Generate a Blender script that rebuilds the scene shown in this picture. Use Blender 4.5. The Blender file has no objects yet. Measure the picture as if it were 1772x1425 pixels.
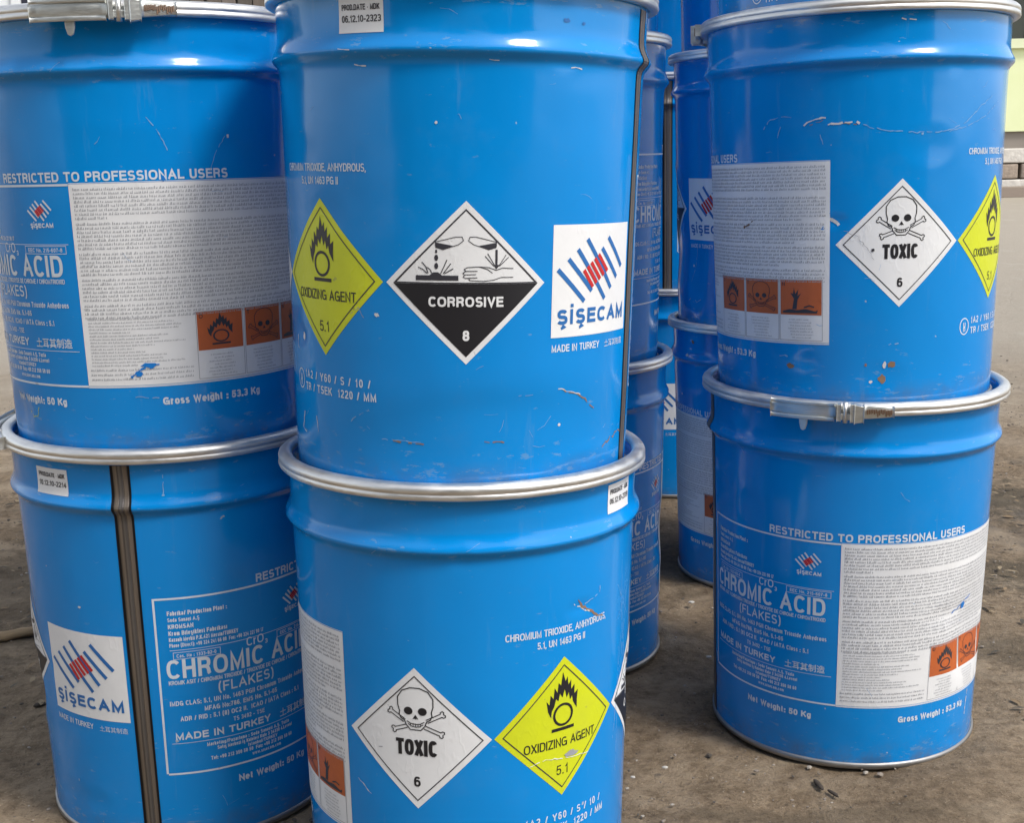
import bpy, bmesh, math, random
import numpy as np
from mathutils import Vector, Matrix
from mathutils.geometry import tessellate_polygon
from math import sin, cos, pi, radians as R_

sc = bpy.context.scene
# ------------------------------------------------------------------ camera
cam = bpy.data.objects.new('camera', bpy.data.cameras.new('camera'))
sc.collection.objects.link(cam)
PITCH, ROLL, HC, FPX = 0.19774, 0.02248, 0.67753, 2223.16
cam.matrix_world = (Matrix.Translation((0, 0, HC)) @ Matrix.Rotation(pi/2 - PITCH, 4, 'X') @ Matrix.Rotation(-ROLL, 4, 'Z'))
cam.data.sensor_width = 36
cam.data.lens = FPX / 1772 * 36
cam.data.clip_start = 0.05
cam.data.clip_end = 600
sc.camera = cam
# ------------------------------------------------------------------ light
SUN_EL, SUN_AZ = R_(52), R_(128)          # azimuth clockwise from +Y: behind the camera, to the right
w = bpy.data.worlds.new('World'); sc.world = w; w.use_nodes = True
nt = w.node_tree; bg = nt.nodes['Background']
sky = nt.nodes.new('ShaderNodeTexSky'); sky.sky_type = 'NISHITA'; sky.sun_disc = False
sky.sun_elevation = SUN_EL; sky.sun_rotation = SUN_AZ
sky.air_density = 1.0; sky.dust_density = 1.6; sky.ozone_density = 1.0
hsv = nt.nodes.new('ShaderNodeHueSaturation'); hsv.inputs['Saturation'].default_value = 0.40
nt.links.new(sky.outputs[0], hsv.inputs['Color']); nt.links.new(hsv.outputs[0], bg.inputs['Color'])
bg.inputs['Strength'].default_value = 0.15
sd = bpy.data.lights.new('sun', 'SUN'); sd.energy = 1.5; sd.angle = R_(13); sd.color = (1.0, 0.95, 0.88)
sun = bpy.data.objects.new('sun', sd); sc.collection.objects.link(sun)
sdir = Vector((sin(SUN_AZ)*cos(SUN_EL), cos(SUN_AZ)*cos(SUN_EL), sin(SUN_EL)))
sun.rotation_euler = sdir.to_track_quat('Z', 'Y').to_euler(); sun.location = (2, -2, 4)
sc.view_settings.view_transform = 'Standard'; sc.view_settings.look = 'None'
sc.view_settings.gamma = 1; sc.view_settings.use_curve_mapping = False
sc.view_settings.exposure = 0.86

C = sc.collection
rnd = random.Random(7)
# ------------------------------------------------------------------ materials
def mat(name, col=(.5, .5, .5), rough=.5, metal=0, spec=.5):
    m = bpy.data.materials.new(name); m.use_nodes = True
    b = m.node_tree.nodes['Principled BSDF']
    b.inputs['Base Color'].default_value = (*col, 1); b.inputs['Roughness'].default_value = rough
    b.inputs['Metallic'].default_value = metal; b.inputs['Specular IOR Level'].default_value = spec
    return m
class N:
    """small node helper"""
    def __init__(s, m): s.t = m.node_tree; s.b = s.t.nodes['Principled BSDF']
    def n(s, typ, **k):
        x = s.t.nodes.new('ShaderNode' + typ)
        for a, v in k.items(): setattr(x, a, v)
        return x
    def l(s, a, b): s.t.links.new(a, b)
    def coord(s, which='Object', scale=(1, 1, 1)):
        tc = s.n('TexCoord'); mp = s.n('Mapping'); mp.inputs['Scale'].default_value = scale
        s.l(tc.outputs[which], mp.inputs['Vector']); return mp.outputs[0]
    def noise(s, vec, scale, detail=3, rough=.5):
        x = s.n('TexNoise'); x.inputs['Scale'].default_value = scale; x.inputs['Detail'].default_value = detail
        x.inputs['Roughness'].default_value = rough; s.l(vec, x.inputs['Vector']); return x.outputs['Fac']
    def ramp(s, fac, stops):
        x = s.n('ValToRGB'); e = x.color_ramp.elements
        while len(e) < len(stops): e.new(.5)
        for q, (p, c) in zip(e, stops):
            q.position = p; q.color = (*c, 1) if isinstance(c, tuple) else (c, c, c, 1)
        s.l(fac, x.inputs[0]); return x.outputs[0]
    def mix(s, fac, a, b, mode='MIX'):
        x = s.n('Mix', data_type='RGBA', blend_type=mode)
        for i, v in ((0, fac), (6, a), (7, b)):
            if isinstance(v, bpy.types.NodeSocket): s.l(v, x.inputs[i])
            elif i == 0: x.inputs[0].default_value = v
            else: x.inputs[i].default_value = (*v, 1)
        return x.outputs[2]
    def math(s, op, a, b=0.0):
        x = s.n('Math', operation=op)
        for i, v in ((0, a), (1, b)):
            if isinstance(v, bpy.types.NodeSocket): s.l(v, x.inputs[i])
            else: x.inputs[i].default_value = v
        return x.outputs[0]
    def bump(s, h, strength, dist, prev=None):
        x = s.n('Bump'); x.inputs['Strength'].default_value = strength; x.inputs['Distance'].default_value = dist
        s.l(h, x.inputs['Height'])
        if prev: s.l(prev, x.inputs['Normal'])
        s.l(x.outputs[0], s.b.inputs['Normal']); return x.outputs[0]

def paint_mat():
    m = mat('blue_enamel', (.004, .2, .64), .3)
    q = N(m); v = q.coord('Object'); oi = q.n('ObjectInfo')
    q.b.inputs['Specular IOR Level'].default_value = .3; q.b.inputs['Coat Weight'].default_value = .22; q.b.inputs['Coat Roughness'].default_value = .06
    add = q.n('VectorMath', operation='ADD'); q.l(v, add.inputs[0])
    cmb = q.n('CombineXYZ'); q.l(q.math('MULTIPLY', oi.outputs['Random'], 37.0), cmb.inputs[0]); q.l(cmb.outputs[0], add.inputs[1])
    vv = add.outputs[0]
    mp = q.n('Mapping'); mp.inputs['Scale'].default_value = (1, 1, .12); q.l(vv, mp.inputs['Vector'])
    base = q.mix(q.noise(vv, 6, 4), (.0014, .222, .62), (.0024, .265, .715))
    dust = q.ramp(q.noise(vv, 9, 8, .7), [(.56, 0.0), (.78, 1.0)])
    base = q.mix(q.math('MULTIPLY', dust, .06), base, (.30, .33, .34))
    streak = q.ramp(q.noise(mp.outputs[0], 60, 6, .65), [(.62, 0.0), (.72, 1.0)])
    base = q.mix(q.math('MULTIPLY', streak, .10), base, (.25, .35, .48))
    sp = q.n('SeparateXYZ'); q.l(v, sp.inputs[0]); zz = sp.outputs[2]
    def band(c, hw): return q.math('SUBTRACT', 1.0, q.math('MINIMUM', q.math('DIVIDE', q.math('ABSOLUTE', q.math('SUBTRACT', zz, c)), hw), 1.0))
    near = q.math('MAXIMUM', q.math('MAXIMUM', band(.361, .016), band(.398, .012)), band(.02, .05))
    scr = q.noise(q.coord('Object', (1, 1, 3.2)), 55, 7, .72)
    wear = q.ramp(q.math('ADD', scr, q.math('MULTIPLY', near, .085)), [(.655, 0.0), (.69, 1.0)])
    base = q.mix(q.math('MULTIPLY', wear, .38), base, (.22, .36, .52))
    grime = q.math('MULTIPLY', band(0.0, .035), q.ramp(q.noise(vv, 30, 6, .7), [(.4, 0.0), (.65, 1.0)]))
    base = q.mix(q.math('MULTIPLY', grime, .7), base, (.12, .10, .08))
    # dense little chips
    chip = q.ramp(q.noise(vv, 95, 2, .5), [(.775, 0.0), (.79, 1.0)])
    base = q.mix(q.math('MULTIPLY', chip, .8), base, (.45, .50, .52))
    q.l(base, q.b.inputs['Base Color'])
    r = q.math('ADD', q.math('MULTIPLY', q.noise(vv, 14, 5, .6), .14), .08)
    r = q.math('ADD', r, q.math('MULTIPLY', dust, .18)); q.l(r, q.b.inputs['Roughness'])
    b1 = q.bump(q.noise(vv, 260, 2), .05, .0004)
    b2 = q.bump(q.noise(mp.outputs[0], 28, 2), .3, .0014, b1)
    q.bump(q.noise(vv, 11, 2), .4, .0035, b2)
    return m
def vinyl(name, col, rough=.42, dirt=.12):
    m = mat(name, col, rough); q = N(m); v = q.coord('Object')
    d = q.ramp(q.noise(v, 16, 7, .65), [(.45, 0.0), (.75, 1.0)])
    g = tuple(c*.62 + .02 for c in col)
    base = q.mix(q.math('MULTIPLY', d, dirt*2.5), col, g)
    sp = q.ramp(q.noise(v, 130, 2, .5), [(.74, 0.0), (.77, 1.0)])
    base = q.mix(q.math('MULTIPLY', sp, .4), base, (.16, .15, .14))
    q.l(base, q.b.inputs['Base Color']); b_ = q.bump(q.noise(v, 40, 3), .2, .0012); q.bump(q.ramp(q.noise(q.coord('Object', (1, 1, .5)), 18, 4, .6), [(.48, 0.0), (.5, 1.0), (.52, 0.0)]), .13, .0008, b_)
    q.l(q.math('ADD', q.math('MULTIPLY', d, .3), rough - .08), q.b.inputs['Roughness']); return m
def metal_mat(name, col, rough, grain=30):
    m = mat(name, col, rough, .9); q = N(m); v = q.coord('Object', (1, 1, 5))
    n1 = q.noise(v, grain, 6, .65)
    q.l(q.mix(n1, tuple(c*.62 for c in col), tuple(min(1, c*1.25) for c in col)), q.b.inputs['Base Color'])
    q.l(q.math('ADD', q.math('MULTIPLY', q.noise(v, grain*2, 4), .35), rough - .15), q.b.inputs['Roughness'])
    q.bump(q.noise(v, grain*4, 3), .2, .0006); return m

M = {}
M['paint'] = paint_mat()
M['white'] = vinyl('white_vinyl', (.80, .81, .82))
M['yellow'] = vinyl('yellow_vinyl', (.62, .68, .016))
M['black'] = mat('black_ink', (.014, .014, .018), .42)
M['orange'] = vinyl('orange_ink', (.52, .12, .03), .5, .25)
M['ink'] = mat('dark_print', (.035, .035, .045), .5)
M['grey_ink'] = mat('grey_print', (.33, .34, .37), .5)
M['wprint'] = vinyl('white_screen_print', (.66, .74, .82), .45, .2)
M['lblue'] = mat('logo_blue', (.015, .14, .42), .45)
M['red'] = mat('logo_red', (.55, .018, .02), .45)
M['ring'] = metal_mat('galvanised_steel', (.78, .765, .735), .40)
M['zinc'] = metal_mat('zinc_steel', (.66, .67, .64), .42, 60)
M['chime'] = metal_mat('dull_steel', (.34, .33, .32), .45)
M['rust'] = mat('rusty_chip', (.24, .15, .09), .8)
M['bare'] = mat('bare_chip', (.62, .64, .64), .6)
M['scuff'] = mat('pale_scuff', (.20, .40, .66), .55)
M['inkblue'] = mat('torn_through_blue', (.006, .2, .64), .4)
def seam_mat():
    m = mat('weld_seam_metal', (.3, .25, .2), .45, .55); q = N(m)
    tc = q.n('UVMap'); sx = q.n('SeparateXYZ'); q.l(tc.outputs[0], sx.inputs[0])
    st = q.ramp(sx.outputs[0], [(0.0, (.012, .012, .015)), (.13, (.012, .012, .014)), (.17, (.21, .17, .135)), (.30, (.30, .25, .20)),
        (.38, (.12, .10, .09)), (.46, (.25, .23, .21)), (.60, (.13, .12, .12)), (.66, (.33, .28, .23)), (.85, (.22, .18, .15)), (.89, (.015, .015, .016)), (1.0, (.012, .012, .014))])
    n1 = q.noise(q.coord('Object', (1, 1, .15)), 70, 5, .6)
    q.l(q.mix(n1, q.mix(.5, st, (0, 0, 0)), st), q.b.inputs['Base Color'])
    b_ = q.bump(q.noise(q.coord('Object', (1, 1, .1)), 160, 2), .4, .0008)
    hh = q.ramp(sx.outputs[0], [(0.0, .5), (.14, .2), (.2, .75), (.34, .9), (.38, .4), (.46, .8), (.56, .8), (.63, .35), (.68, .9), (.84, .75), (.9, .2), (1.0, .5)])
    q.bump(hh, .8, .0016, b_); return m
M['seam'] = seam_mat()

# ------------------------------------------------------------------ object helpers
def link_mesh(name, verts, faces, m, parent=None, smooth=True, uvs=None, mi=None, mats=None):
    me = bpy.data.meshes.new(name); me.from_pydata([tuple(v) for v in verts], [], [tuple(f) for f in faces])
    for x in (mats or [m]): me.materials.append(x)
    if smooth: me.polygons.foreach_set('use_smooth', [True]*len(me.polygons))
    if mi is not None: me.polygons.foreach_set('material_index', mi)
    if uvs is not None:
        ul = me.uv_layers.new(name='UVMap'); li = np.empty(len(me.loops), dtype=np.int32); me.loops.foreach_get('vertex_index', li)
        ul.data.foreach_set('uv', np.asarray(uvs, dtype=np.float32)[li].ravel())
    o = bpy.data.objects.new(name, me); C.objects.link(o)
    if parent: o.parent = parent
    return o
def tag(o, label=None, cat=None, group=None, kind=None):
    for k, v in (('label', label), ('category', cat), ('group', group), ('kind', kind)):
        if v: o[k] = v
    return o
def boxv(x0, x1, y0, y1, z0, z1):
    v = [(x, y, z) for z in (z0, z1) for y in (y0, y1) for x in (x0, x1)]
    f = [(0, 2, 3, 1), (4, 5, 7, 6), (0, 1, 5, 4), (2, 6, 7, 3), (0, 4, 6, 2), (1, 3, 7, 5)]
    return v, f
class MB:
    def __init__(s): s.v = []; s.f = []
    def add(s, v, f):
        k = len(s.v); s.v += list(v); s.f += [tuple(i + k for i in q) for q in f]; return s
    def box(s, *a): return s.add(*boxv(*a))
    def build(s, name, m, parent=None, smooth=False, bevel=0):
        o = link_mesh(name, s.v, s.f, m, parent, smooth)
        if bevel:
            b = o.modifiers.new('bevel', 'BEVEL'); b.width = bevel; b.segments = 2
        return o

# ------------------------------------------------------------------ stroke lettering (2D artwork in mm)
def arc(cx, cy, rx, ry, a0, a1, n=9):
    return [(cx + rx*cos(R_(a0 + (a1 - a0)*i/n)), cy + ry*sin(R_(a0 + (a1 - a0)*i/n))) for i in range(n + 1)]
def sq_arc(cx, cy, rx, ry, a0, a1, n=9, p=.8):        # squarish arc, as in a grotesque face
    o = []
    for i in range(n + 1):
        a = R_(a0 + (a1 - a0)*i/n); c, s = cos(a), sin(a)
        o.append((cx + rx*math.copysign(abs(c)**p, c), cy + ry*math.copysign(abs(s)**p, s)))
    return o
A_ = sq_arc
G = {
 'A': (.78, [[(0, 0), (.39, 1), (.78, 0)], [(.13, .33), (.65, .33)]]),
 'B': (.66, [[(0, 0), (0, 1), (.36, 1)] + A_(.36, .76, .26, .24, 90, -90) + [(0, .52)], [(.3, .52), (.38, .52)] + A_(.38, .26, .28, .26, 90, -90) + [(0, 0)]]),
 'C': (.68, [A_(.37, .5, .37, .5, 40, 320, 14)]),
 'D': (.72, [[(.3, 0), (0, 0), (0, 1), (.3, 1)] + A_(.34, .5, .38, .5, 90, -90, 12) + [(.3, 0)]]),
 'E': (.58, [[(.58, 1), (0, 1), (0, 0), (.6, 0)], [(0, .53), (.54, .53)]]),
 'F': (.54, [[(.56, 1), (0, 1), (0, 0)], [(0, .5), (.48, .5)]]),
 'G': (.78, [A_(.39, .5, .39, .5, 42, 330, 14) + [(.78, .47), (.42, .47)], [(.78, .47), (.78, 0)]]),
 'H': (.66, [[(0, 0), (0, 1)], [(.66, 0), (.66, 1)], [(0, .53), (.66, .53)]]),
 'I': (.03, [[(0, 0), (0, 1)]]),
 'J': (.48, [[(.48, 1), (.48, .26)] + A_(.24, .26, .24, .26, 0, -180, 8)]),
 'K': (.66, [[(0, 0), (0, 1)], [(.64, 1), (.02, .38)], [(.24, .6), (.68, 0)]]),
 'L': (.52, [[(0, 1), (0, 0), (.54, 0)]]),
 'M': (.80, [[(0, 0), (0, 1), (.4, .06), (.8, 1), (.8, 0)]]),
 'N': (.68, [[(0, 0), (0, 1), (.68, 0), (.68, 1)]]),
 'O': (.80, [A_(.4, .5, .4, .5, 90, 450, 20)]),
 'P': (.62, [[(0, 0), (0, 1), (.34, 1)] + A_(.34, .73, .28, .27, 90, -90) + [(0, .46)]]),
 'Q': (.80, [A_(.4, .5, .4, .5, 90, 450, 20), [(.5, .25), (.8, -.05)]]),
 'R': (.66, [[(0, 0), (0, 1), (.38, 1)] + A_(.36, .75, .28, .25, 90, -90) + [(0, .5)], [(.36, .5), (.54, .42), (.6, .28), (.62, .08), (.68, 0)]]),
 'S': (.62, [A_(.31, .75, .28, .25, 20, 180, 8) + A_(.31, .75, .28, .25, 180, 262, 4)[1:] + A_(.31, .25, .31, .25, 82, 0, 4) + A_(.31, .25, .31, .25, 0, -160, 8)[1:]]),
 'T': (.64, [[(0, 1), (.64, 1)], [(.32, 1), (.32, 0)]]),
 'U': (.64, [[(0, 1), (0, .3)] + A_(.32, .3, .32, .3, 180, 360, 10) + [(.64, 1)]]),
 'V': (.70, [[(0, 1), (.35, 0), (.7, 1)]]),
 'W': (1.02, [[(0, 1), (.25, 0), (.51, 1), (.77, 0), (1.02, 1)]]),
 'X': (.68, [[(0, 1), (.68, 0)], [(.68, 1), (0, 0)]]),
 'Y': (.70, [[(0, 1), (.35, .42), (.7, 1)], [(.35, .42), (.35, 0)]]),
 'Z': (.62, [[(0, 1), (.62, 1), (0, 0), (.62, 0)]]),
 '0': (.50, [A_(.25, .5, .25, .5, 90, 450, 18)]),
 '1': (.30, [[(0, .74), (.14, .80), (.24, 1), (.24, 0)]]),
 '2': (.50, [A_(.25, .74, .25, .26, 170, 0, 8) + [(.44, .5), (.06, .16), (0, 0), (.5, 0)]]),
 '3': (.50, [A_(.25, .75, .24, .25, 165, -80, 9) + A_(.25, .26, .25, .26, 80, -165, 9)]),
 '4': (.54, [[(.40, 0), (.40, 1), (0, .26), (.54, .26)]]),
 '5': (.50, [[(.46, 1), (.08, 1), (.03, .5)] + A_(.25, .31, .25, .31, 135, -165, 12)]),
 '6': (.50, [A_(.27, .74, .22, .26, 25, 100, 5) + A_(.25, .5, .25, .5, 105, 180, 5)[1:] + [(0, .3)] + A_(.25, .3, .25, .3, 180, 520, 16)]),
 '7': (.50, [[(0, 1), (.5, 1), (.27, .55), (.16, 0)]]),
 '8': (.50, [A_(.25, .76, .22, .24, -90, 270, 14), A_(.25, .26, .25, .26, 90, 450, 14)]),
 '9': (.50, [A_(.25, .69, .25, .31, -10, 340, 16) + [(.5, .5)] + A_(.25, .5, .25, .5, -10, -75, 4) + A_(.23, .26, .22, .26, -90, -155, 4)[1:]]),
 '.': (.0, [[(0, 0), (0, .04)]]), ',': (.0, [[(0, .03), (-.05, -.16)]]), ':': (.0, [[(0, 0), (0, .05)], [(0, .55), (0, .6)]]),
 '-': (.26, [[(0, .36), (.26, .36)]]), '/': (.30, [[(0, 0), (.3, 1)]]), '(': (.16, [[(.16, 1.08), (.03, .8), (0, .4), (.03, 0), (.16, -.22)]]),
 ')': (.16, [[(0, 1.08), (.13, .8), (.16, .4), (.13, 0), (0, -.22)]]), '+': (.44, [[(0, .42), (.44, .42)], [(.22, .64), (.22, .2)]]), ' ': (.40, []),
 'a': (.44, [A_(.22, .53, .21, .20, 160, 0, 6) + [(.43, .1), (.47, 0)], [(.42, .42), (.15, .4)] + A_(.17, .2, .17, .2, 100, 270, 6) + [(.32, .05), (.43, .2)]]),
 'b': (.46, [[(0, 0), (0, 1)], A_(.23, .36, .23, .36, 180, -180, 14)]),
 'c': (.42, [A_(.22, .36, .22, .36, 45, 315, 10)]),
 'd': (.46, [[(.46, 0), (.46, 1)], A_(.23, .36, .23, .36, 0, 360, 14)]),
 'e': (.45, [[(0, .38), (.45, .38)] + A_(.225, .36, .225, .36, 5, 315, 12)]),
 'f': (.22, [[(.24, 1), (.1, .95), (.08, .8), (.08, 0)], [(0, .7), (.24, .7)]]),
 'g': (.46, [A_(.23, .37, .23, .35, 0, 360, 14), [(.46, .72), (.46, -.08)] + A_(.23, -.06, .23, .2, 0, -160, 6)]),
 'h': (.42, [[(0, 0), (0, 1)], [(0, .45)] + A_(.21, .48, .21, .24, 170, 0, 6) + [(.42, 0)]]),
 'i': (.0, [[(0, 0), (0, .72)], [(0, .92), (0, 1)]]), 'j': (.06, [[(.06, .72), (.06, -.12), (-.04, -.22)], [(.06, .92), (.06, 1)]]),
 'k': (.42, [[(0, 0), (0, 1)], [(.38, .72), (0, .3)], [(.15, .45), (.42, 0)]]), 'l': (.0, [[(0, 0), (0, 1)]]),
 'm': (.70, [[(0, 0), (0, .72)], A_(.175, .5, .175, .22, 170, 0, 5) + [(.35, 0)], A_(.525, .5, .175, .22, 170, 0, 5) + [(.7, 0)]]),
 'n': (.42, [[(0, 0), (0, .72)], A_(.21, .48, .21, .24, 170, 0, 6) + [(.42, 0)]]),
 'o': (.46, [A_(.23, .36, .23, .36, 90, 450, 14)]),
 'p': (.46, [[(0, -.26), (0, .72)], A_(.23, .36, .23, .36, 180, -180, 14)]),
 'q': (.46, [[(.46, -.26), (.46, .72)], A_(.23, .36, .23, .36, 0, 360, 14)]),
 'r': (.24, [[(0, 0), (0, .72)], [(0, .45), (.08, .66), (.26, .70)]]),
 's': (.38, [A_(.19, .55, .17, .17, 20, 250, 7) + A_(.19, .18, .19, .18, 75, -160, 7)]),
 't': (.22, [[(.08, .95), (.08, .1), (.14, .02), (.24, .02)], [(0, .7), (.24, .7)]]),
 'u': (.42, [[(0, .72), (0, .25)] + A_(.21, .24, .21, .24, 180, 350, 6), [(.42, .72), (.42, 0)]]),
 'v': (.42, [[(0, .72), (.21, 0), (.42, .72)]]), 'w': (.64, [[(0, .72), (.16, 0), (.32, .72), (.48, 0), (.64, .72)]]),
 'x': (.40, [[(0, .72), (.4, 0)], [(.4, .72), (0, 0)]]), 'y': (.42, [[(0, .72), (.21, .02)], [(.42, .72), (.16, -.14), (.02, -.22)]]),
 'z': (.38, [[(0, .72), (.38, .72), (0, 0), (.38, 0)]]),
}
ACC = {'Ş': ('S', 'ced'), 'ş': ('s', 'ced'), 'ı': ('ı', None), 'İ': ('I', 'dot'), 'ö': ('o', 'uml')}
G['ı'] = (.0, [[(0, 0), (0, .72)]])

class Art:
    """flat artwork in millimetres; pieces are (verts, faces, layer)"""
    def __init__(s): s.v = []; s.f = []; s.k = 0
    def _add(s, pts, faces, lay):
        k = len(s.v); s.v += [(x, y, lay) for x, y in pts]; s.f += [tuple(i + k for i in q) for q in faces]
    def poly(s, *loops, lay=0.):
        fl = [p for l in loops for p in l]
        tr = tessellate_polygon([[Vector((x, y, 0)) for x, y in l] for l in loops])
        out = []
        for t in tr:
            a, b, c = (fl[i] for i in t)
            out.append(t if (b[0]-a[0])*(c[1]-a[1]) - (b[1]-a[1])*(c[0]-a[0]) > 0 else t[::-1])
        s._add(fl, out, lay); return s
    def rect(s, x0, x1, y0, y1, lay=0.):
        s._add([(x0, y0), (x1, y0), (x1, y1), (x0, y1)], [(0, 1, 2, 3)], lay); return s
    def stroke(s, pts, wd, lay=0., closed=False, cap=False):
        s.k = (s.k + 1) % 8; lay = lay + s.k*.012
        P = [Vector(p) for p in pts]
        P = [p for i, p in enumerate(P) if i == 0 or (p - P[i-1]).length > 1e-4]
        Q = [P[0]]
        for p in P[1:]:
            if (p - Q[-1]).length > wd*.12: Q.append(p)
        if len(Q) > 1: P = Q[:-1] + [P[-1]]
        if closed or (len(P) > 3 and (P[0] - P[-1]).length < 1e-3):
            closed = True
            if (P[0] - P[-1]).length < 1e-3: P = P[:-1]
        if cap and not closed and len(P) > 1:
            for e, b in ((0, 1), (-1, -2)):
                d = P[e]-P[b]
                if d.length > wd*.9: P[e] = P[e] + d.normalized()*wd*(.5 if (abs(d.x) < d.length*.12 or abs(d.y) < d.length*.12) else .42 if abs(d.y) > d.length*.5 else 0)
        n = len(P); L = []; Rr = []
        for i in range(n):
            a = P[i-1] if (i > 0 or closed) else None; b = P[(i+1) % n] if (i < n-1 or closed) else None
            d1 = (P[i]-a).normalized() if a is not None else (b-P[i]).normalized()
            d2 = (b-P[i]).normalized() if b is not None else d1
            n1 = Vector((-d1.y, d1.x)); n2 = Vector((-d2.y, d2.x)); m = (n1+n2)
            m = m.normalized() if m.length > 1e-3 else n1
            q = wd/2/max(.42, m.dot(n1)); L.append(P[i]+m*q); Rr.append(P[i]-m*q)
        pts2 = [tuple(p) for p in L] + [tuple(p) for p in Rr]; fs = []
        for i in range(n if closed else n-1):
            j = (i+1) % n; fs.append((i, n+i, n+j, j))
        s._add(pts2, fs, lay); return s
    def text(s, t, x, y, h, wt, width=None, align='l', lay=0., track=.18, sx=1., slope=0.):
        """wt = stroke weight (mm), width = total width forced (mm)"""
        seq = []; pen = 0.; nw = 0
        for ch in t:
            acc = None
            base, acc = ACC.get(ch, (ch, None))
            if base not in G: continue
            gw, st = G[base]
            seq.append((pen, nw, gw, st, acc)); pen += gw + track*(1 if ch != ' ' else .9); nw += 0 if ch == ' ' else 1
        tot = max(pen - track, .01)
        k = sx*h*.94 if width is None else max((width - nw*wt)/tot, .2*h)
        wid = tot*k + nw*wt; x0 = x + wt/2 - (0 if align == 'l' else wid/2 if align == 'c' else wid)
        for px, nn, gw, st, acc in seq:
            ox = x0 + px*k + nn*wt
            for line in st:
                if len(line) == 2 and max(abs(line[0][0]-line[1][0]), abs(line[0][1]-line[1][1])) < .07:
                    yc = y + wt/2 + line[0][1]*(h-wt); xc = ox + line[0][0]*k
                    s.rect(xc-wt*.6, xc+wt*.6, yc-wt*.55, yc+wt*.6, lay+.004); continue
                s.stroke([(ox + a*k, y + wt/2 + b*(h-wt) + slope*(px*k)) for a, b in line], wt, lay, cap=True)
            cx = ox + gw/2*k
            if acc == 'ced': s.stroke([(cx, y - wt*.2), (cx + wt*.7, y - h*.16), (cx - wt*.4, y - h*.26)], wt*.8, lay)
            if acc == 'dot': s.stroke([(cx, y + h*1.12), (cx, y + h*1.12 + wt)], wt*1.1, lay)
        return wid
    def shift(s, dx, dy): s.v = [(a+dx, b+dy, c) for a, b, c in s.v]; return s
    def scaled(s, kx, ky): s.v = [(a*kx, b*ky, c) for a, b, c in s.v]; return s
    def join(s, o, dx=0, dy=0, kx=1, ky=1, dl=0.):
        k = len(s.v); s.v += [(a*kx+dx, b*ky+dy, c+dl) for a, b, c in o.v]; s.f += [tuple(i+k for i in q) for q in o.f]; return s
def font_art(txt, x, y, h, width, off=0., lay=0., align='l'):
    """characters the stroke face lacks, from Blender's built-in font"""
    cu = bpy.data.curves.new('lettering_source', 'FONT'); cu.body = txt; cu.resolution_u = 2; cu.offset = off; cu.fill_mode = 'FRONT'
    ob = bpy.data.objects.new('lettering_source', cu); C.objects.link(ob); bpy.context.view_layer.update()
    me = bpy.data.meshes.new_from_object(ob.evaluated_get(bpy.context.evaluated_depsgraph_get()))
    V = np.array([v.co[:2] for v in me.vertices]); F = [tuple(p.vertices) for p in me.polygons]
    C.objects.unlink(ob); bpy.data.objects.remove(ob); bpy.data.meshes.remove(me)
    a = Art(); mn, mx = V.min(0), V.max(0)
    kx = width/(mx[0]-mn[0]); ky = h/(mx[1]-mn[1]); dx = x - (width/2 if align == 'c' else 0)
    pts = [((p[0]-mn[0])*kx + dx, (p[1]-mn[1])*ky + y) for p in V]
    out = []
    for q in F:
        ar = sum(pts[q[i]][0]*pts[q[(i+1) % len(q)]][1] - pts[q[(i+1) % len(q)]][0]*pts[q[i]][1] for i in range(len(q)))
        out.append(q if ar > 0 else q[::-1])
    a._add(pts, out, lay); return a

MM = R_(1)*156.0          # millimetres of arc per degree at the reference radius
def grid_cut(art, zcut=True, step=2.5):
    bm = bmesh.new(); vs = [bm.verts.new(v) for v in art.v]
    for f in art.f:
        if len(set(f)) > 2:
            try: bm.faces.new([vs[i] for i in f])
            except ValueError: pass
    X = [v[0] for v in art.v]; Z = [v[1] for v in art.v]
    sx = step*MM
    for k in range(math.ceil(min(X)/sx), math.floor(max(X)/sx)+1):
        bmesh.ops.bisect_plane(bm, geom=bm.verts[:]+bm.edges[:]+bm.faces[:], plane_co=(k*sx, 0, 0), plane_no=(1, 0, 0), dist=1e-5)
    if zcut:
        for k in range(math.ceil(min(Z)/8), math.floor(max(Z)/8)+1):
            bmesh.ops.bisect_plane(bm, geom=bm.verts[:]+bm.edges[:]+bm.faces[:], plane_co=(0, k*8, 0), plane_no=(0, 1, 0), dist=1e-5)
    bm.verts.ensure_lookup_table(); bm.verts.index_update()
    v = np.array([tuple(q.co) for q in bm.verts]); f = [tuple(q.index for q in p.verts) for p in bm.faces]
    bm.free(); return v, f

# ------------------------------------------------------------------ emblems, in a box about 100 wide
def flame_art():
    a = Art()
    out = [(-13, 8), (-16, 14), (-17.5, 24), (-14.5, 20), (-13.5, 29), (-10.5, 25), (-9.5, 35), (-6.5, 30), (-5.5, 39), (-3, 36), (-1, 48), (1.8, 39), (4, 43), (5, 35), (8, 39), (8.2, 30), (12, 34), (12, 25), (16, 28), (15, 19), (15.2, 11), (12.4, 15)]
    inn = [(10.6, 18), (9.4, 24), (7.2, 20.5), (5.6, 28), (3.4, 23.5), (1, 32), (-1.2, 24.5), (-4, 29), (-5.4, 22), (-8, 24.5), (-9.6, 18), (-12, 14)]
    a.poly(out + inn); return a
def oxid_emblem():
    b = Art(); b.stroke(arc(0, 8.5, 9.6, 9.6, 0, 360, 30), 2.3); b.rect(-12, 12, -6.2, -3.2, lay=.05)
    return flame_art(), b
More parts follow.
